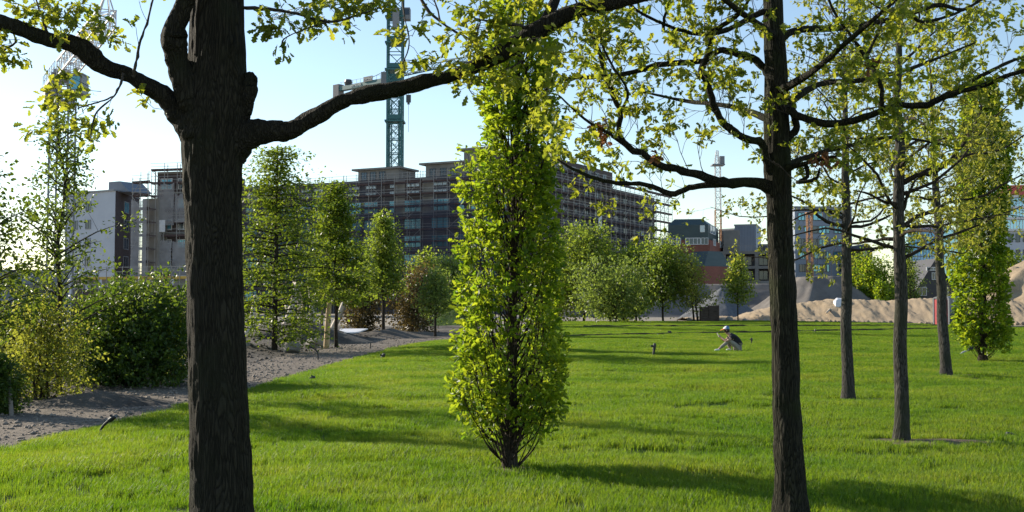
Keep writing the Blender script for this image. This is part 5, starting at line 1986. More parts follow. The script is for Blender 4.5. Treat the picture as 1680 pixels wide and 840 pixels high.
def jib_crane():
    """second crane right behind: its dark counter-jib points to the viewer's left"""
    d = 235.0
    x = GX(646.5, d)
    z = P(646, 133, d)[2]
    t = thing('tower_crane', 'lower teal tower crane with lettered counter jib and thin jib crossing the tall mast', 'crane', (x, d, 0))
    mb = MB()
    lattice(mb, (x, d, 0), (x, d, z - 1), 2.4, 2.4, 2.6, 0.20, 0.10)
    mb.build('lattice_mast', M['crane_teal'], t)
    ex = GX(553, 247)
    e = np.array([ex, 247.0, P(553, 147, 247)[2]])
    c = np.array([x, d, e[2]])
    dirv = unit(e - c)
    mb = MB()
    mb.box((x, d, z + 0.3), (3.3, 3.3, 2.4))
    mb.build('slewing_unit', M['crane_teal'], t)
    mb = MB()
    p = P(632, 132, d - 2.4)
    mb.box(tuple(p), (1.6, 1.6, 3.4))
    mb.build('switch_cabinet', M['crane_grey'], t)
    mb = MB()
    mb.bar(c + dirv * 1.2, c + dirv * 18.9, 1.3, 0.95)
    cj = mb.build('counter_jib', M['crane_teal'], t)
    ang = math.atan2(dirv[1], dirv[0])
    nrm = np.array([dirv[1], -dirv[0], 0.0])
    nrm = -nrm if nrm[1] > 0 else nrm
    rot = (math.pi / 2, 0, ang + math.pi)
    text_obj('WITSCHEL', 0.78, c + dirv * 11.8 + nrm * 0.70 + np.array([0, 0, 0.02]), rot, M['frame_white'], cj)
    mb = MB()
    mb.box(tuple(c + dirv * 7.8 + nrm * 0.75 + np.array([0, 0, 0.9])), (2.9, 0.12, 1.1), ang + math.pi)
    sg = mb.build('name_board', M['frame_dark'], t)
    text_obj('Otto Wulff', 0.62, c + dirv * 7.8 + nrm * 0.83 + np.array([0, 0, 0.9]), rot, M['crane_white'], sg)
    mb = MB()
    mb.box(tuple(e + np.array([0, 0, -0.6])), (1.9, 1.6, 3.3), ang)
    mb.build('ballast_block', M['ballast'], t)
    mb = MB()
    q = c + dirv * 15.2 + np.array([0, 0, 1.2])
    mb.lathe([(0.75, -0.6), (0.95, 0), (0.75, 0.6)], 12, tuple(q))
    mb.build('winch_drum', M['frame_dark'], t)
    mb = MB()
    for k in range(13):
        q = c + dirv * (2 + k * 1.3)
        mb.bar(q + np.array([0, 0, 0.45]), q + np.array([0, 0, 1.5]), 0.05)
    mb.bar(c + dirv * 2 + np.array([0, 0, 1.5]), c + dirv * 18.0 + np.array([0, 0, 1.5]), 0.05)
    mb.build('railing', M['crane_grey'], t)
    mb = MB()
    j = -dirv
    a0 = c + j * 1.5 + np.array([0, 0, 1.0])
    b0 = c + j * 40 + np.array([0, 0, 1.4])
    lattice(mb, a0, b0, 1.2, 0.8, 2.0, 0.20, 0.10, tri=True)
    mb.build('jib_lattice', M['crane_teal'], t)
    mb = MB()
    mb.bar(c + np.array([0, 0, 2.8]), c + dirv * 9 + np.array([0, 0, 0.9]), 0.09)
    mb.bar(c + np.array([0, 0, 2.8]), c + j * 22 + np.array([0, 0, 1.6]), 0.09)
    mb.build('tie_bar', M['crane_teal'], t)
    # hook block and fall
    h = c + j * 4.2
    mb = MB()
    hz = P(669, 160, 231)[2]
    mb.bar((h[0], h[1], c[2] + 0.6), (h[0], h[1], hz + 0.6), 0.05)
    mb.box((h[0], h[1], hz), (1.0, 0.5, 1.6))
    mb.box((h[0], h[1], hz - 1.0), (0.5, 0.3, 0.5))
    mb.bar((h[0], h[1], hz - 1.2), (h[0], h[1], hz - 7.2), 0.07)
    mb.build('hook_block', M['frame_dark'], t)


jib_crane()


def left_crane():
    d = 104.0
    x = GX(98, d)
    t = thing('tower_crane', 'grey tower crane with glazed cab behind the slender young tree', 'crane', (x, d, 0))
    zt = P(98, 175, d)[2]
    mb = MB()
    lattice(mb, (x, d, 0), (x, d, zt), 1.75, 1.75, 1.75, 0.14, 0.07)
    mb.build('lattice_mast', M['crane_grey'], t)
    z = P(98, 130, d)[2]
    mb = MB()
    lattice(mb, (x, d, zt), (x, d, z + 0.5), 1.5, 1.5, 1.2, 0.16, 0.10)
    mb.box((x, d, zt + 0.3), (1.9, 1.9, 0.5))
    mb.box((x - 0.1, d, z + 0.3), (1.2, 1.2, 1.2))
    mb.build('slewing_tower', M['frame_grey'], t)
    mb = MB()
    p = P(129, 140, d - 1)
    mb.box((p[0], p[1], p[2]), (1.25, 1.7, 1.75), mat=0)
    mb.box((p[0] - 0.05, p[1] - 0.88, p[2] + 0.1), (1.0, 0.05, 1.2), mat=1)
    mb.box((p[0], p[1], p[2] + 0.95), (1.4, 1.9, 0.12), mat=0)
    mb.bar((p[0] - 1.5, p[1] + 0.8, p[2] - 0.95), (p[0] + 0.8, p[1] + 0.8, p[2] - 0.95), 0.2)
    mb.build('cab', [M['frame_grey'], M['glass_teal']], t)
    zj = P(98, 118, d)[2]
    dirv = unit(np.array([11.0, -18.5, 0.35]))
    a = np.array([x, d, zj])
    mb = MB()
    lattice(mb, a + dirv * 1.0, a + dirv * 21.5, 1.5, 1.3, 1.5, 0.13, 0.065)
    mb.build('jib_lattice', M['crane_white'], t)
    mb = MB()
    e = a + dirv * 21.5
    tip = e + dirv * -0.3 + np.array([0, 0, 2.3])
    s = unit(np.cross(dirv, np.array([0, 0, 1.0])))
    for k in (-0.65, 0.65):
        mb.bar(e + s * k, tip, 0.09)
        mb.bar(e - dirv * 2.4 + s * k, tip, 0.09)
        mb.bar(e + dirv * 1.2 + s * k * .3, e + s * k, 0.09)
    mb.bar(tip, e + dirv * 1.2, 0.05)
    mb.build('head_lattice', M['crane_white'], t)
    mb = MB()
    mb.bar(a - dirv * 0.3, a - dirv * 8.3, 1.4, 0.4)
    mb.build('counter_jib', M['crane_grey'], t)
    mb = MB()
    for k in range(8):
        q = a - dirv * (0.6 + k * 1.1)
        for m in (-0.7, 0.7):
            mb.bar(q + s * m, q + s * m + np.array([0, 0, 1.15]), 0.045)
    for m in (-0.7, 0.7):
        for zz in (0.6, 1.15):
            mb.bar(a - dirv * 0.6 + s * m + np.array([0, 0, zz]), a - dirv * 8.3 + s * m + np.array([0, 0, zz]), 0.045)
    mb.build('railing', M['crane_grey'], t)
    mb = MB()
    q = a - dirv * 6.6
    mb.box((q[0], q[1], q[2] - 1.5), (1.0, 1.6, 2.0), math.atan2(dirv[1], dirv[0]))
    mb.build('ballast_block', M['crane_grey'], t)


left_crane()


def small_crane(label, px, base_d, top_py, w, low, high, split_py, seed):
    d = base_d
    x = GX(px, d)
    t = thing('mast_crane', label, 'crane', (x, d, 0))
    z1, zs = P(px, top_py, d)[2], P(px, split_py, d)[2]
    mb = MB()
    lattice(mb, (x, d, 0), (x, d, zs), w, w, 1.6, 0.16, 0.09)
    mb.build('lower_lattice', M[low], t)
    mb = MB()
    lattice(mb, (x, d, zs), (x, d, z1), w * 0.9, w * 0.9, 1.6, 0.15, 0.085)
    mb.build('upper_lattice', M[high], t)
    return t, x, d, z1


t, x, d, z1 = small_crane('slim pale mast of a crane with an orange foot rising behind the brick building', 1179, 262, 272, 1.35, 'crane_orange', 'crane_white', 345, 1)
mb = MB()
mb.box((x, d, z1 + 0.15), (3.0, 3.0, 0.3))
mb.box((x + 0.9, d - 0.6, z1 + 1.3), (1.1, 1.2, 1.8))
mb.build('platform', M['crane_grey'], t)
mb = MB()
lattice(mb, (x - 0.3, d, z1 + 0.3), (x - 0.1, d, z1 + 3.6), 0.9, 0.5, 1.1, 0.13, 0.08)
mb.build('apex_lattice', M['crane_white'], t)
t, x, d, z1 = small_crane('orange lattice mast of a small crane in front of the tower block', 1329, 205, 352, 0.95, 'crane_orange', 'crane_orange', 420, 2)
mb = MB()
mb.box((x, d, z1 + 0.2), (1.3, 1.3, 0.4))
mb.bar((x, d, z1 + 0.5), (x + 2.2, d - 1.0, z1 + 0.7), 0.22)
mb.bar((x + 2.2, d - 1.0, z1 + 0.6), (x + 2.2, d - 1.0, z1 - 1.2), 0.07)
mb.build('crane_head', M['crane_orange'], t)

# ------------------------------------------------------------------ sand banks, heaps, stones
def heap(name, label, cx, cy, rx, ry, h, mat, seed, n=70, flat=0.0, rough=0.12, rot=0.0, cat='sand heap', power=1.0, group=None, sq=2.0):
    """poured heap with gullied flanks"""
    mb = MB()
    vs, fs = [], []
    for i in range(n + 1):
        for j in range(n + 1):
            u, v = -1.15 + 2.3 * i / n, -1.15 + 2.3 * j / n
            r = (abs(u) ** sq + abs(v) ** sq) ** (1 / sq)
            a = math.atan2(v, u)
            w = vnoise(np.array([a * 5 + seed]), np.array([r * 1.5]))[0] - 0.5
            f = max(0.0, 1 - r * (1 + 0.18 * w)) ** power
            f = min(f, 1 - flat) / (1 - flat)
            x, y = u * rx, v * ry
            nz = fbm(np.array([x * 0.45 + seed * 7]), np.array([y * 0.45]), 4)[0] - 0.5
            z = h * f + nz * h * rough * 2.2 * min(1, f * 3)
            cs, sn = math.cos(rot), math.sin(rot)
            vs.append((cx + x * cs - y * sn, cy + x * sn + y * cs, max(z, 0) - 0.06 * (f <= 0)))
    m = n + 1
    for i in range(n):
        for j in range(n):
            fs.append((i * m + j, (i + 1) * m + j, (i + 1) * m + j + 1, i * m + j + 1))
    mb.add(vs, fs)
    return tag(mb.build(name, M[mat], smooth=True), label, cat, group)


GS = 'heaps of sand and gravel on the site'
def sand_bank():
    """long dozed bank of sand along the road, lit from its left"""
    mb = MB()
    vs, fs = [], []
    nxb, nyb = 420, 44
    x0, x1 = 18.0, 66.0
    for i in range(nxb):
        x = x0 + (x1 - x0) * i / (nxb - 1)
        yc = np.interp(x, [18, 30, 40, 66], [112, 104, 96, 86])
        h = 2.05 * np.interp(x, [18, 23, 27, 30, 66], [0.12, 0.28, 0.85, 1.0, 1.05]) + 0.5 * np.interp(x, [18, 23, 28], [0.1, 0.3, 1.0]) * (fbm(np.array([x * 0.35]), np.array([3.3]), 3)[0] - 0.5)
        for j in range(nyb):
            t = j / (nyb - 1)
            f = np.interp(t, [0, 0.1, 0.42, 0.6, 1.0], [0, 0.12, 1.0, 1.0, 0.0])
            gul = 0.55 * (vnoise(np.array([x * 1.1 + 0.5 * math.sin(t * 5)]), np.array([t * 1.2]))[0] - 0.5)
            z = h * f + gul * f * (1.2 - f) * 1.6 + (0.22 * (fbm(np.array([x * 1.5]), np.array([t * 9]), 3)[0] - 0.5) + 0.22 * (fbm(np.array([x * 5.5]), np.array([t * 26]), 2)[0] - 0.5)) * min(1, f * 5)
            vs.append((x, yc - 5 + 14 * t, max(z, 0) - 0.05 * (f <= 0)))
    for i in range(nxb - 1):
        for j in range(nyb - 1):
            fs.append((i * nyb + j, (i + 1) * nyb + j, (i + 1) * nyb + j + 1, i * nyb + j + 1))
    mb.add(vs, fs)
    tag(mb.build('sand_bank', M['sand'], smooth=True), 'long low bank of tan sand with gullied front along the lawn end', 'sand bank', GS)


sand_bank()
heap('sand_heap', 'wide flat topped sand heap coloured grey for shade in front of the tower block', GX(1345, 142), 143, 8.8, 9.5, 5.2, 'sand_shaded', 2, flat=0.30, rough=0.05, sq=4, group=GS)
heap('sand_heap', 'tall tan sand heap rising at the picture edge behind the far columnar oak', GX(1722, 100), 100, 11, 9, 7.0, 'sand', 5, rough=0.1, group=GS)
heap('sand_heap', 'broad sand heap coloured grey for shade behind the lone pyramid tree', GX(1180, 152), 155, 27, 9, 4.5, 'sand_shaded', 8, flat=0.35, rough=0.05, sq=4, group=GS)
heap('gravel_heap', 'bluish crushed stone heap between the dark crates and lone pyramid tree', GX(1188, 128), 130, 5.0, 6, 3.6, 'gravel_blue', 11, rough=0.05, cat='gravel heap', group=GS)
heap('soil_heap', 'grey earth heap behind the boulders under the layered hornbeam', GX(482, 46), 47.5, 3.2, 2.4, 1.15, 'soil', 14, rough=0.12, cat='earth heap', group=GS)
heap('soil_heap', 'low dark soil heap at the foot of the thin trunked pyramid tree', GX(640, 55), 55.0, 2.6, 1.3, 0.5, 'soil', 17, rough=0.15, cat='earth heap', group=GS)
heap('soil_heap', 'low dark soil heap in shade at the path edge under the yellow green shrub', GX(150, 18), 18.4, 1.3, 0.8, 0.22, 'soil', 19, rough=0.2, cat='earth heap', group=GS)
heap('grass_mound', 'small grassy mound beyond the path bend, left of the columnar oak', GX(742, 74), 76, 3.4, 3, 1.3, 'lawn', 23, rough=0.1, cat='mound', group=GS)

M['stone'] = surf_mat('boulder_stone', (0.20, 0.185, 0.165), (0.38, 0.355, 0.32), scale=3, rough=0.9, bump=0.6, bdist=0.04, c3=(0.24, 0.22, 0.19), scale2=1.0)


def boulder(label, px, py, w_px, h_px, d, seed, group='boulders and stones'):
    rng = np.random.default_rng(seed)
    c = P(px, py, d)
    rx, rz = w_px / FPX * d / 2, h_px / FPX * d
    mb = MB()
    vs, fs = [], []
    n, m = 14, 9
    cuts = [(unit(rng.normal(0, 1, 3) + np.array([0, 0, 0.3])), 0.62 + 0.3 * rng.random()) for _ in range(9)]
    for i in range(m + 1):
        th = math.pi * i / m
        for j in range(n):
            ph = 2 * math.pi * j / n
            p = np.array([math.sin(th) * math.cos(ph), math.sin(th) * math.sin(ph), math.cos(th)])
            for q, l in cuts:
                e = p @ q
                if e > l:
                    p = p - q * (e - l)
            p = p * (1 + 0.05 * rng.normal())
            vs.append((c[0] + p[0] * rx, c[1] + p[1] * rx * 0.8, max(-0.04, rz * 0.45 + p[2] * rz * 0.62)))
    for i in range(m):
        for j in range(n):
            j2 = (j + 1) % n
            fs.append((i * n + j, (i + 1) * n + j, (i + 1) * n + j2, i * n + j2))
    mb.add(vs, fs)
    tag(mb.build('boulder', M['stone']), label, 'boulder', group)


boulder('pale squarish boulder standing at the path edge below the layered hornbeam', 478, 578, 36, 20, 37.5, 1)
boulder('broad low boulder behind and right of the pale squarish one', 523, 566, 44, 18, 42, 2)
boulder('half hidden boulder close to the thick oak trunk by the path', 408, 577, 28, 17, 38, 3)
boulder('boulder at the end of the dense dark shrub, beside the thick trunk', 298, 622, 22, 22, 24.5, 4)
for i, (px, w, h, nm) in enumerate(((1131, 9, 7, 'small tan stone left of the dark crates'), (1150, 7, 6, 'small tan stone touching the dark crates'), (1183, 8, 6, 'first pale stone right of the dark crates'), (1196, 15, 9, 'round pale stone nearest the lone pyramid tree trunk'),
                                    (1222, 9, 6, 'flat stone just past the lone pyramid tree'), (1240, 12, 5, 'flat reddish stone between lone pyramid tree and mossy oak'), (1254, 9, 5, 'last pale stone of the row, beside the mossy oak'))):
    boulder(nm, px, 523, w, h, 104, 30 + i)

# ------------------------------------------------------------------ poles, stakes, crates, toilet, car
M['pale_wood'] = surf_mat('debarked_wood', (0.42, 0.34, 0.25), (0.58, 0.49, 0.38), scale=6, rough=0.7, stretch=(1, 1, 0.2), bump=0.2)
M['stake_wood'] = surf_mat('stake_wood', (0.40, 0.28, 0.15), (0.55, 0.40, 0.22), scale=6, rough=0.8, stretch=(1, 1, 0.2), bump=0.2)
M['grey_wood'] = surf_mat('grey_wood', (0.14, 0.12, 0.10), (0.24, 0.21, 0.18), scale=6, rough=0.9, stretch=(1, 1, 0.2), bump=0.2)
M['black_plastic'] = plain_mat('black_plastic', (0.012, 0.012, 0.014), 0.45)
M['grey_plastic'] = plain_mat('grey_plastic', (0.42, 0.43, 0.44), 0.45)


def pole(name, label, a, b, r, mat, cat='pole', group=None, n=10, bend=0.03):
    a, b = np.array(a), np.array(b)
    mid = (a + b) / 2 + np.array([bend, 0, 0]) * np.linalg.norm(b - a)
    p, rr = smooth_line([a, mid, b], [r, r * 0.95, r * 0.85], 6)
    mb = MB()
    mb.tube(p, rr, n)
    return tag(mb.build(name, M[mat], smooth=True), label, cat, group)


def gp(px, py, d):
    p = P(px, py, d)
    return p


GP = 'pale debarked climbing poles beyond the path'
def g0(px, d):
    return np.array([GX(px, d), d, -0.02])


pole('climbing_pole', 'thick pale pole leaning right, leftmost of the climbing poles', g0(462, 56), gp(489, 462, 57), 0.19, 'pale_wood', group=GP)
pole('climbing_pole', 'thick pale pole leaning left against its neighbour among the climbing poles', g0(496, 57), gp(484, 458, 58), 0.17, 'pale_wood', group=GP)
pole('climbing_pole', 'nearly upright thick pale pole behind the layered hornbeam', g0(514, 57), gp(508, 458, 58), 0.20, 'pale_wood', group=GP)
pole('climbing_pole', 'long pale pole slanting up to the narrow brown shrub', g0(541, 60), gp(571, 478, 61), 0.17, 'pale_wood', group=GP)
pole('climbing_pole', 'short pale pole leaning close to the thick oak trunk', g0(404, 55), gp(420, 486, 56), 0.16, 'pale_wood', group=GP)
pole('climbing_pole', 'short leaning pale pole in the middle of the climbing poles', g0(478, 60), gp(470, 500, 61), 0.13, 'pale_wood', group=GP)
GW = 'wooden stakes beside the path'
pole('tree_stake', 'stout pale wooden stake tied to the tall pointed hornbeam', g0(536, 41), gp(540, 497, 41), 0.11, 'stake_wood', 'stake', GW, 8, 0.0)
pole('tree_stake', 'thin yellowish stake behind the layered hornbeam', g0(497, 50), gp(497, 502, 50), 0.07, 'stake_wood', 'stake', GW, 8, 0.0)
pole('tree_stake', 'grey wooden prop leaning out from under the dense dark shrub', g0(248, 22), gp(238, 600, 22.3), 0.035, 'grey_wood', 'stake', GW, 8, 0.0)
pole('tree_stake', 'grey wooden prop leaning at the dark evergreen shrub on the picture edge', g0(24, 16.3), gp(14, 622, 16.6), 0.035, 'grey_wood', 'stake', GW, 8, 0.0)
pole('tree_stake', 'dark thin post between the pale climbing poles and the staked hornbeam', g0(528, 62), gp(529, 480, 62), 0.10, 'grey_wood', 'stake', GW, 8, 0.0)
# pale sheet lying on the ground by the path
mb = MB()
vs = [(GX(px, dd), dd, 0.42 + 0.05 * math.sin(px)) for px, dd in ((552, 47), (588, 49), (604, 53), (560, 53))]
vs += [(v[0], v[1], v[2] + 0.05) for v in vs]
mb.add(vs, [(3, 2, 1, 0), (4, 5, 6, 7), (0, 1, 5, 4), (1, 2, 6, 5), (2, 3, 7, 6), (3, 0, 4, 7)])
tag(mb.build('fleece_sheet', M['tarp']), 'pale sheet of fleece lying on soil left of the narrow brown shrub', 'sheet')


def crates():
    d = 101.0
    M['crate_wood'] = surf_mat('dark_crate_wood', (0.05, 0.035, 0.028), (0.10, 0.07, 0.055), scale=4, rough=0.9)
    for i, (px, w, h, lab) in enumerate(((1156, 14, 26, 'dark slatted crate stack by the forked tree, left of a matching one'), (1170, 15, 28, 'dark slatted crate stack nearest the bluish stone heap'))):
        x = GX(px, d)
        W, H = w / FPX * d * 0.96, h / FPX * d
        t = thing('crate', lab, 'crate', (x, d, 0), 'dark crates at the lawn end')
        mb = MB()
        mb.box((x, d, H / 2 + .02), (W * 0.86, W * 0.86, H * 0.97))
        mb.build('inner_load', M['soil'], t)
        mb = MB()
        for k in range(6):
            z = H * (k + 0.5) / 6
            for sy in (-1, 1):
                mb.box((x, d + sy * W * 0.46, z), (W, 0.05, H / 6 * 0.68))
            for sx in (-1, 1):
                mb.box((x + sx * W * 0.47, d, z), (0.05, W * 0.85, H / 6 * 0.68))
        mb.build('side_slat', M['crate_wood'], t)
        for sx in (-1, 1):
            for sy in (-1, 1):
                mb = MB()
                mb.box((x + sx * W * 0.5, d + sy * W * 0.5, H / 2), (0.1, 0.1, H * 1.04))
                mb.build('corner_post', M['crate_wood'], t)


crates()


def toilet():
    d = 84.0
    x = GX(1553, d)
    zb, zt = 0.0, P(1557, 486, d)[2]
    M['toilet_grey'] = plain_mat('toilet_grey', (0.16, 0.165, 0.18), 0.5)
    M['toilet_red'] = plain_mat('toilet_red', (0.48, 0.05, 0.06), 0.5)
    t = thing('portable_toilet', 'portable toilet with grey side and red door behind the leaning slim oak', 'toilet cabin', (x, d, 0))
    rz = R(-58)
    W = 1.35
    ux, uy = np.array([math.cos(rz), math.sin(rz)]), np.array([-math.sin(rz), math.cos(rz)])
    Mx = Matrix.Translation((x, d, 0)) @ Matrix.Rotation(rz, 4, 'Z')
    mb = MB()
    mb.box((0, 0, zt * 0.47), (W, W, zt * 0.90), M=Mx)
    for sx in (-1, 1):
        for sy in (-1, 1):
            mb.box((sx * W / 2, sy * W / 2, zt * 0.47), (0.12, 0.12, zt * 0.905), M=Mx)
    mb.build('cabin', M['toilet_grey'], t)
    mb = MB()
    n = 8
    vs = []
    for k in range(n + 1):
        a = math.pi * k / n
        for y in (-W / 2 - .05, W / 2 + .05):
            vs.append(tuple(Mx @ Vector(((W / 2 + .05) * -math.cos(a), y, zt * 0.925 + zt * 0.075 * math.sin(a)))))
    fs = [(2 * k, 2 * k + 2, 2 * k + 3, 2 * k + 1) for k in range(n)] + [tuple(range(0, 2 * n + 2, 2))[::-1], tuple(range(1, 2 * n + 2, 2)), (0, 1, 2 * n + 1, 2 * n)]
    mb.add(vs, fs)
    mb.build('roof', M['toilet_grey'], t)
    mb = MB()
    mb.box((-0.0, -W / 2 - 0.04, zt * 0.47), (W * 0.8, 0.06, zt * 0.84), M=Mx)
    dr = mb.build('door', M['toilet_red'], t)
    mb = MB()
    mb.box((0.42, -W / 2 - 0.10, zt * 0.47), (0.06, 0.06, 0.2), M=Mx)
    mb.build('handle', M['frame_grey'], dr)
    mb = MB()
    mb.box((W / 2 + 0.02, 0.0, zt * 0.80), (0.03, 0.55, 0.30), M=Mx)
    mb.build('sign', M['frame_white'], t)
    mb = MB()
    mb.box((0, 0, 0.06), (W * 1.06, W * 1.06, 0.14), M=Mx)
    mb.build('base', M['frame_dark'], t)
    # concrete block beside it
    mb = MB()
    bx = GX(1578, 83)
    mb.prism([(bx - 0.35, 82.6), (bx + 0.55, 82.6), (bx + 0.6, 83.9), (bx - 0.4, 83.9)], 0, 0.9)
    mb.prism([(bx - 0.18, 82.75), (bx + 0.38, 82.75), (bx + 0.4, 83.7), (bx - 0.2, 83.7)], 0.901, 1.25)
    tag(mb.build('concrete_block', M['concrete']), 'stepped concrete block standing right beside the portable toilet', 'concrete block')


toilet()


def white_sheet():
    """crumpled sheet left on the crest of the bank"""
    c = P(1379, 499, 103.4)
    mb = MB()
    vs, fs = [], []
    n, m = 18, 12
    for i in range(n):
        for j in range(m):
            u, v = -1 + 2 * i / (n - 1), -1 + 2 * j / (m - 1)
            e = max(0.0, 1 - u ** 4) * max(0.0, 1 - v ** 4)
            z = 0.42 * e * (0.55 + 0.9 * fbm(np.array([u * 2.2 + 5]), np.array([v * 2.2]), 3)[0]) + 0.02
            vs.append((c[0] + u * 0.62, c[1] + v * 0.5, 1.93 + z * 0.75 - 0.5 * (1 - min(1, e * 8))))
    for i in range(n - 1):
        for j in range(m - 1):
            fs.append((i * m + j, (i + 1) * m + j, (i + 1) * m + j + 1, i * m + j + 1))
    mb.add(vs, fs)
    tag(mb.build('white_sheet', M['tarp'], smooth=True), 'crumpled white sheet lying on the crest of the sand bank by a slim oak', 'sheet')


white_sheet()
pole('plank', 'pale plank lying down the sand bank below the crumpled white sheet', P(1356, 513, 101.5), P(1369, 500, 105), 0.09, 'pale_wood', 'plank', n=6, bend=0)

# ------------------------------------------------------------------ sprinkler and drip pipes standing in the lawn
GI = 'black watering pipes standing in the ground'


def pipe(label, pts, r, mat='black_plastic', head=True, cap_r=1.9):
    pts = [np.array(p, float) for p in pts]
    base = pts[0].copy()
    t = thing('watering_pipe', label, 'pipe', base, GI)
    p, rr = smooth_line(pts, [r] * len(pts), 5)
    mb = MB()
    mb.tube(p, rr, 10)
    for i in range(2, len(p) - 1, 2):
        mb.tube([p[i] * .8 + p[i + 1] * .2, p[i] * .2 + p[i + 1] * .8], [r * 1.1, r * 1.1], 10)
    mb.build('pipe_body', M[mat], t, smooth=False)
    if head:
        e = unit(p[-1] - p[-2])
        mb = MB()
        mb.tube([p[-1] - e * r * 1.5, p[-1] + e * r * 1.5, p[-1] + e * r * 4.2], [r * cap_r, r * cap_r, r * cap_r * 0.8], 12)
        s = unit(np.cross(e, np.array([0, 1.0, 0])))
        mb.tube([p[-1] + e * r * 1.5, p[-1] + e * r * 1.5 + s * r * 3.2], [r, r * 0.8], 8)
        mb.build('pipe_cap', M['black_plastic'], t)


def low(px, py):
    d = EYE * FPX / (py - 500)
    q = P(px, py, d)
    q[2] -= 0.03
    return q, d


q, d = low(160, 718)
pipe('thick black bent pipe leaning beside the gravel path, nearest of all', [q, P(166, 704, d), P(174, 694, d), P(182, 688, d)], 0.016)
q, d = low(1072, 589)
pipe('upright black pipe standing alone in mid lawn, left of the seated person', [q, P(1072.5, 580, d), P(1073.5, 571, d)], 0.035, cap_r=1.4)
q, d = low(504, 627)
pipe('short black pipe end poking from the lawn edge by the path', [q, P(507, 623, d), P(511, 621, d)], 0.02)
q, d = low(627, 592)
pipe('tiny black stub at the lawn corner of the path', [q, P(627, 588, d), P(627.5, 586.5, d)], 0.03)
q, d = low(1092, 551)
pipe('far black pipe tilted to one side near the trench line', [q, P(1095, 548.5, d), P(1097, 547, d)], 0.04)
q, d = low(1079, 553)
pipe('far thin pale pipe stub left of the tilted one', [q, P(1079, 550, d), P(1079, 548, d)], 0.03, 'grey_plastic', False)
q, d = low(1233, 569)
pipe('thin dark pipe right behind the seated person', [q, P(1233, 563, d), P(1233, 558, d)], 0.022, cap_r=1.8)
q, d = low(1570, 588)
pipe('long pale grey pipe arching up beside the far columnar oak', [q, P(1577, 580, d), P(1586, 575, d), P(1591, 573, d)], 0.025, 'grey_plastic')
q, d = low(1712, 728)
pipe('black pipe lying low across the grass at the picture edge', [q + np.array([0, 0, .03]), P(1690, 721, d), P(1672, 719, d), P(1662, 716, d)], 0.02)
q, d = low(522, 590)
pipe('thin black pipe arching out of the gravel path below the boulders', [q, P(521, 579, d), P(515, 572, d), P(507, 569, d)], 0.022, head=False)
q, d = low(608, 572)
pipe('short thin dark pipe upright on the path near the narrow brown shrub', [q, P(608, 566, d), P(608, 562, d)], 0.02, head=False)
q, d = low(1337, 549)
pipe('thin brown marker pipe by the trench right of the mossy oak', [q, P(1337, 543, d), P(1338, 540, d)], 0.03, head=False)
# small stone on the lawn
boulder('small pale stone lying alone on the lawn near the path edge', 604, 614, 9, 5, 26.2, 61)

# bare earth patches round the slim oaks
for i, (sx, sy, sr) in enumerate(SOIL_SPOTS):
    mb = MB()
    vs = [(sx, sy, float(lawn_z(np.array([sx]), np.array([sy]))[0]) + 0.010)]
    n = 28
    for ring in (0.5, 1.0):
        for k in range(n):
            a = 2 * math.pi * k / n
            r = sr * ring * (0.75 + 0.4 * vnoise(np.array([k * 0.7 + i * 9]), np.array([ring]))[0])
            x, y = sx + r * 1.9 * math.cos(a), sy + r * math.sin(a)
            vs.append((x, y, float(lawn_z(np.array([x]), np.array([y]))[0]) + (0.010 if ring < 1 else -0.004)))
    fs = [(0, 1 + k, 1 + (k + 1) % n) for k in range(n)] + [(1 + k, 1 + n + k, 1 + n + (k + 1) % n, 1 + (k + 1) % n) for k in range(n)]
    mb.add(vs, fs)
    struct(mb.build('bare_ground', M['earth']))


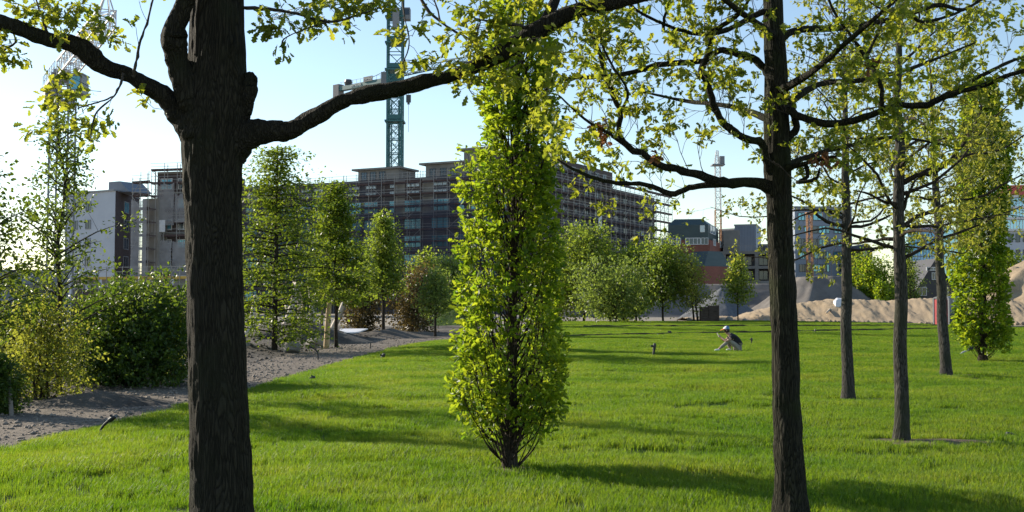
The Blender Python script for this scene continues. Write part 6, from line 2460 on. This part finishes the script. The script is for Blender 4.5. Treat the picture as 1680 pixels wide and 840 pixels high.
# ------------------------------------------------------------------ the person sitting on the lawn
def person():
    q, d = low(1212.5, 580)
    q[2] = float(lawn_z(np.array([q[0]]), np.array([d]))[0]) + 0.0
    X0 = np.array(q)
    X0[2] += 0.045
    skin = surf_mat('skin', (0.42, 0.25, 0.18), (0.48, 0.30, 0.22), scale=8, rough=0.55, bump=0)
    shirt = surf_mat('black_shirt', (0.012, 0.012, 0.016), (0.022, 0.022, 0.028), scale=12, rough=0.9, bump=0.3, bdist=0.01)
    trou = surf_mat('khaki_cloth', (0.26, 0.235, 0.19), (0.34, 0.31, 0.255), scale=10, rough=0.9, bump=0.4, bdist=0.01)
    white = plain_mat('white_shoe', (0.72, 0.72, 0.70), 0.6)
    hair = plain_mat('brown_hair', (0.03, 0.02, 0.014), 0.6)

    PS = 1.0

    def skinmesh(name, pts, edges, mat, parent, sub=2, root=0):
        me = bpy.data.meshes.new(name)
        me.from_pydata([tuple(X0 + PS * np.array(p[:3])) for p in pts], edges, [])
        o = link(name, me, parent)
        me.materials.append(mat)
        sk = o.modifiers.new('skin', 'SKIN')
        sk.use_smooth_shade = True
        for i, p in enumerate(pts):
            r = p[3] if isinstance(p[3], tuple) else (p[3], p[3])
            r = (r[0] * PS, r[1] * PS)
            me.skin_vertices[0].data[i].radius = r
        me.skin_vertices[0].data[root].use_root = True
        ss = o.modifiers.new('smooth', 'SUBSURF')
        ss.levels = ss.render_levels = sub
        return o

    # skeleton, facing -X; z up from the seat
    pel = (0.0, 0, 0.12)
    V = [pel + (0.13,), (-0.05, 0, 0.24, 0.12), (-0.14, 0, 0.37, 0.125), (-0.25, 0, 0.50, 0.125), (-0.32, 0, 0.555, 0.065), (-0.375, 0, 0.605, 0.06),
         (-0.415, 0, 0.66, 0.085), (-0.435, 0, 0.735, 0.09), (-0.41, 0, 0.795, 0.055)]
    E = [(i, i + 1) for i in range(8)]

    def chain(start, pts):
        b = len(V)
        for i, p in enumerate(pts):
            V.append(p)
            E.append((start if i == 0 else b + i - 1, b + i))
        return len(V) - 1
    for sy in (-1, 1):
        if sy < 0:   # near leg: knee up, foot far forward
            end = chain(0, [(-0.04, sy * .10, 0.11, 0.085), (-0.20, sy * .13, 0.24, 0.075), (-0.35, sy * .14, 0.36, 0.058), (-0.48, sy * .14, 0.25, 0.052), (-0.70, sy * .13, 0.085, 0.036), (-0.72, sy * .13, 0.045, 0.034), (-0.84, sy * .15, 0.035, 0.026)])
        else:        # far leg: knee up, foot drawn in
            end = chain(0, [(-0.04, sy * .10, 0.11, 0.085), (-0.20, sy * .15, 0.25, 0.075), (-0.34, sy * .18, 0.37, 0.058), (-0.32, sy * .17, 0.22, 0.052), (-0.26, sy * .15, 0.08, 0.036), (-0.27, sy * .15, 0.045, 0.034), (-0.40, sy * .17, 0.033, 0.026)])
    hands = []
    for sy in (-1, 1):
        a = len(V)
        h = chain(3, [(-0.27, sy * .17, 0.485, 0.055), (-0.36, sy * .23, 0.40, 0.043), (-0.46, sy * .21, 0.335, 0.037), (-0.56, sy * .12, 0.42, 0.03), (-0.63, sy * .05, 0.475, 0.022), (-0.66, sy * .04, 0.51, 0.028)])
        hands.append((h, sy))
    for h, sy in hands:
        hp = np.array(V[h][:3])
        for f in range(4):
            y = sy * (0.012 + 0.010 * f)
            ln = (0.036, 0.042, 0.040, 0.032)[f]
            a = hp + np.array([-0.020, y - sy * .03, 0.012 - 0.008 * f])
            chain(h, [(*a, 0.009), (*(a + np.array([-ln * .5, -sy * 0.012, ln * 0.55])), 0.008), (*(a + np.array([-ln * .35, -sy * 0.03, ln * 0.9])), 0.007)])
        a = hp + np.array([0.015, -sy * 0.02, 0.02])
        chain(h, [(*a, 0.010), (*(a + np.array([-0.012, -sy * 0.02, 0.03])), 0.008)])
    t = thing('person', 'person in white cap, black t-shirt and khaki trousers sitting knees up on the lawn', 'person', X0)
    body = skinmesh('body', V, E, skin, t)
    skinmesh('t_shirt', [(0.02, 0, 0.13, (0.15, 0.175)), (-0.045, 0, 0.25, (0.16, 0.18)), (-0.135, 0, 0.38, (0.165, 0.19)), (-0.235, 0, 0.495, (0.15, 0.185)), (-0.305, 0, 0.56, 0.09),
                         (-0.27, -.175, 0.485, 0.078), (-0.345, -.215, 0.415, 0.064), (-0.27, .175, 0.485, 0.078), (-0.345, .215, 0.415, 0.064)],
             [(0, 1), (1, 2), (2, 3), (3, 4), (3, 5), (5, 6), (3, 7), (7, 8)], shirt, t)
    tv = [(0.0, 0, 0.115, (0.14, 0.165))]
    te = []
    for sy in (-1, 1):
        b = len(tv)
        if sy < 0:
            ps = [(-0.05, sy * .10, 0.115, 0.105), (-0.20, sy * .13, 0.245, 0.092), (-0.355, sy * .14, 0.365, 0.075), (-0.49, sy * .14, 0.25, 0.067), (-0.67, sy * .13, 0.105, 0.052)]
        else:
            ps = [(-0.05, sy * .10, 0.115, 0.105), (-0.20, sy * .15, 0.255, 0.092), (-0.345, sy * .18, 0.375, 0.075), (-0.325, sy * .17, 0.22, 0.067), (-0.265, sy * .15, 0.10, 0.052)]
        for i, p in enumerate(ps):
            tv.append(p)
            te.append((0 if i == 0 else b + i - 1, b + i))
    skinmesh('trousers', tv, te, trou, t)
    for sy, x, z in ((-1, -0.70, 0), (1, -0.25, 0)):
        skinmesh('shoe', [(x + 0.03, sy * .14, 0.05, (0.042, 0.05)), (x - 0.06, sy * .145, 0.045, (0.044, 0.042)), (x - 0.16, sy * .155, 0.035, (0.04, 0.03))], [(0, 1), (1, 2)], white, t)
    # face
    mb = MB()
    c = X0 + np.array([-0.435, 0, 0.695])
    mb.add([c + np.array(p) for p in ((-0.085, -0.014, -0.02), (-0.085, 0.014, -0.02), (-0.075, 0, 0.03), (-0.112, 0, -0.016))], [(0, 1, 3), (1, 2, 3), (2, 0, 3), (0, 2, 1)])
    mb.build('nose', skin, body)
    for sy in (-1, 1):
        mb = MB()
        mb.lathe([(0.004, -0.010), (0.011, -0.004), (0.011, 0.004), (0.004, 0.010)], 8, tuple(c + np.array([-0.078, sy * 0.030, 0.030])))
        mb.build('eye', hair, body)
        mb = MB()
        mb.lathe([(0.008, -0.03), (0.018, -0.012), (0.020, 0.012), (0.010, 0.03)], 8, tuple(c + np.array([0.005, sy * 0.088, 0.005])), sy=0.5)
        mb.build('ear', skin, body)
    mb = MB()
    mb.box(tuple(c + np.array([-0.082, 0, -0.048])), (0.012, 0.045, 0.008))
    mb.build('mouth', plain_mat('lips', (0.30, 0.12, 0.10), 0.5), body)
    mb = MB()
    mb.lathe([(0.06, -0.085), (0.090, -0.04), (0.098, 0.01), (0.096, 0.05)], 16, tuple(X0 + np.array([-0.405, 0, 0.70])))
    mb.build('hair', hair, t, smooth=True)
    # cap with white front, blue back and orange brim
    cc = X0 + np.array([-0.425, 0, 0.745])
    cap = MB()
    n, m = 18, 6
    vs = []
    for i in range(m + 1):
        th = math.pi / 2 * i / m
        for k in range(n):
            a = 2 * math.pi * k / n
            vs.append((cc[0] + 0.112 * math.cos(th) * math.cos(a) + 0.03 * math.sin(th) * 0.3, cc[1] + 0.104 * math.cos(th) * math.sin(a), cc[2] + 0.105 * math.sin(th) - 0.18 * 0.112 * math.cos(th) * math.cos(a) * -1 * 0.6))
    for i in range(m):
        for k in range(n):
            k2 = (k + 1) % n
            a = 2 * math.pi * (k + .5) / n
            cap.add([], [])
            cap.f.append((i * n + k, i * n + k2, (i + 1) * n + k2, (i + 1) * n + k))
            cap.m.append(0 if math.cos(a) < -0.1 else 1)
    cap.v = [tuple(map(float, v)) for v in vs]
    co = cap.build('cap', [plain_mat('white_cap', (0.78, 0.80, 0.82), 0.7), plain_mat('blue_cap', (0.10, 0.22, 0.42), 0.7)], t, smooth=True)
    mb = MB()
    vs = []
    for k in range(9):
        a = math.pi * (0.5 + k / 8)
        vs.append((cc[0] + 0.108 * math.cos(a), cc[1] + 0.10 * math.sin(a), cc[2] + 0.002))
        vs.append((cc[0] + 0.185 * math.cos(a) - 0.02, cc[1] + 0.085 * math.sin(a), cc[2] - 0.045 * abs(math.cos(a)) - .005))
    vs += [(x, y, z + 0.012) for x, y, z in vs]
    fs = []
    for k in range(8):
        fs += [(2 * k, 2 * k + 1, 2 * k + 3, 2 * k + 2), (18 + 2 * k + 2, 18 + 2 * k + 3, 18 + 2 * k + 1, 18 + 2 * k), (2 * k + 1, 18 + 2 * k + 1, 18 + 2 * k + 3, 2 * k + 3)]
    mb.add(vs, fs)
    mb.build('brim', plain_mat('orange_brim', (0.62, 0.16, 0.04), 0.7), co)
    # phone held in both hands
    mb = MB()
    mb.box((0, 0, 0), (0.018, 0.075, 0.15), M=Matrix.Translation(Vector(X0 + np.array([-0.70, 0, 0.545]))) @ Matrix.Rotation(R(-25), 4, 'Y'))
    tag(mb.build('phone', plain_mat('pale_phone', (0.6, 0.58, 0.5), 0.4)), 'small pale phone held up in both hands by the seated person', 'phone')


def loose_stones(name, label, n, area, size, mat, zfun, seed):
    rng = np.random.default_rng(seed)
    xs, ys = area(rng, n)
    n = len(xs)
    oct_ = np.array([(1, 0, 0), (0, 1, 0), (-1, 0, 0), (0, -1, 0), (0, 0, 0.7), (0, 0, -0.7)], float)
    fc = np.array([(0, 1, 4), (1, 2, 4), (2, 3, 4), (3, 0, 4), (1, 0, 5), (2, 1, 5), (3, 2, 5), (0, 3, 5)])
    s = size[0] + (size[1] - size[0]) * rng.random(n) ** 3
    ang = rng.random(n) * 6.283
    V = oct_[None] * (1 + 0.35 * rng.normal(0, 1, (n, 6, 1))) * s[:, None, None]
    V[:, :, 0] *= (0.8 + 0.6 * rng.random(n))[:, None]
    c, q = np.cos(ang)[:, None], np.sin(ang)[:, None]
    V = np.stack([V[:, :, 0] * c - V[:, :, 1] * q, V[:, :, 0] * q + V[:, :, 1] * c, V[:, :, 2]], 2)
    V += np.stack([xs, ys, zfun(xs, ys) + s * 0.2], 1)[:, None]
    lo = (np.arange(n)[:, None, None] * 6 + fc[None]).ravel()
    struct(link(name, mesh_np(name, V.reshape(-1, 3), lo, np.arange(n * 8) * 3, mat)), 'stuff', label)


def path_area(rng, n):
    y = 9 + 45 * rng.random(n) ** 1.6
    l = np.interp(y, [-3, 12, 24, 37, 50, 58], [-9.4, -8.6, -7.9, -7.9, -7.2, -6])
    r = lawn_left(y) + 0.12
    return l + (r - l) * rng.random(n), y


def soil_area(rng, n):
    y = 11 + 46 * rng.random(n) ** 1.4
    r = np.interp(y, [-3, 12, 24, 37, 50, 58, 75], [-8.6, -7.9, -7.3, -7.3, -6.6, -3.2, 1.2])
    return r - 7 * rng.random(n), y


def bank_area(rng, n):
    x = 19 + 36 * rng.random(n)
    y = np.interp(x, [18, 30, 40, 66], [106.3, 98.4, 90.4, 80.4]) + rng.normal(0, 0.7, n)
    return x, y


M['pebble'] = surf_mat('pebble', (0.10, 0.083, 0.066), (0.34, 0.29, 0.24), scale=30, rough=0.9, bump=0.0)
M['clod'] = surf_mat('soil_clod', (0.035, 0.027, 0.02), (0.13, 0.105, 0.082), scale=20, rough=0.95, bump=0.0)
M['sand_clod'] = surf_mat('sand_clod', (0.16, 0.12, 0.08), (0.36, 0.28, 0.19), scale=3, rough=0.95, bump=0.0)
loose_stones('gravel', 'loose grey brown stones lying on the gravel path', 9000, path_area, (0.006, 0.045), M['pebble'], lambda x, y: -0.004 + 0.028 * fbm(x * 1.6, y * 1.6, 4), 5)
loose_stones('soil_rubble', 'loose clods of dark soil on the bed beside the path', 6000, soil_area, (0.01, 0.08), M['clod'], soil_z, 6)
loose_stones('sand_rubble', 'loose lumps of sand and stone along the foot of the sand bank', 900, bank_area, (0.04, 0.28), M['sand_clod'], lambda x, y: np.zeros_like(x) + 0.02, 8)

person()
make_grass()
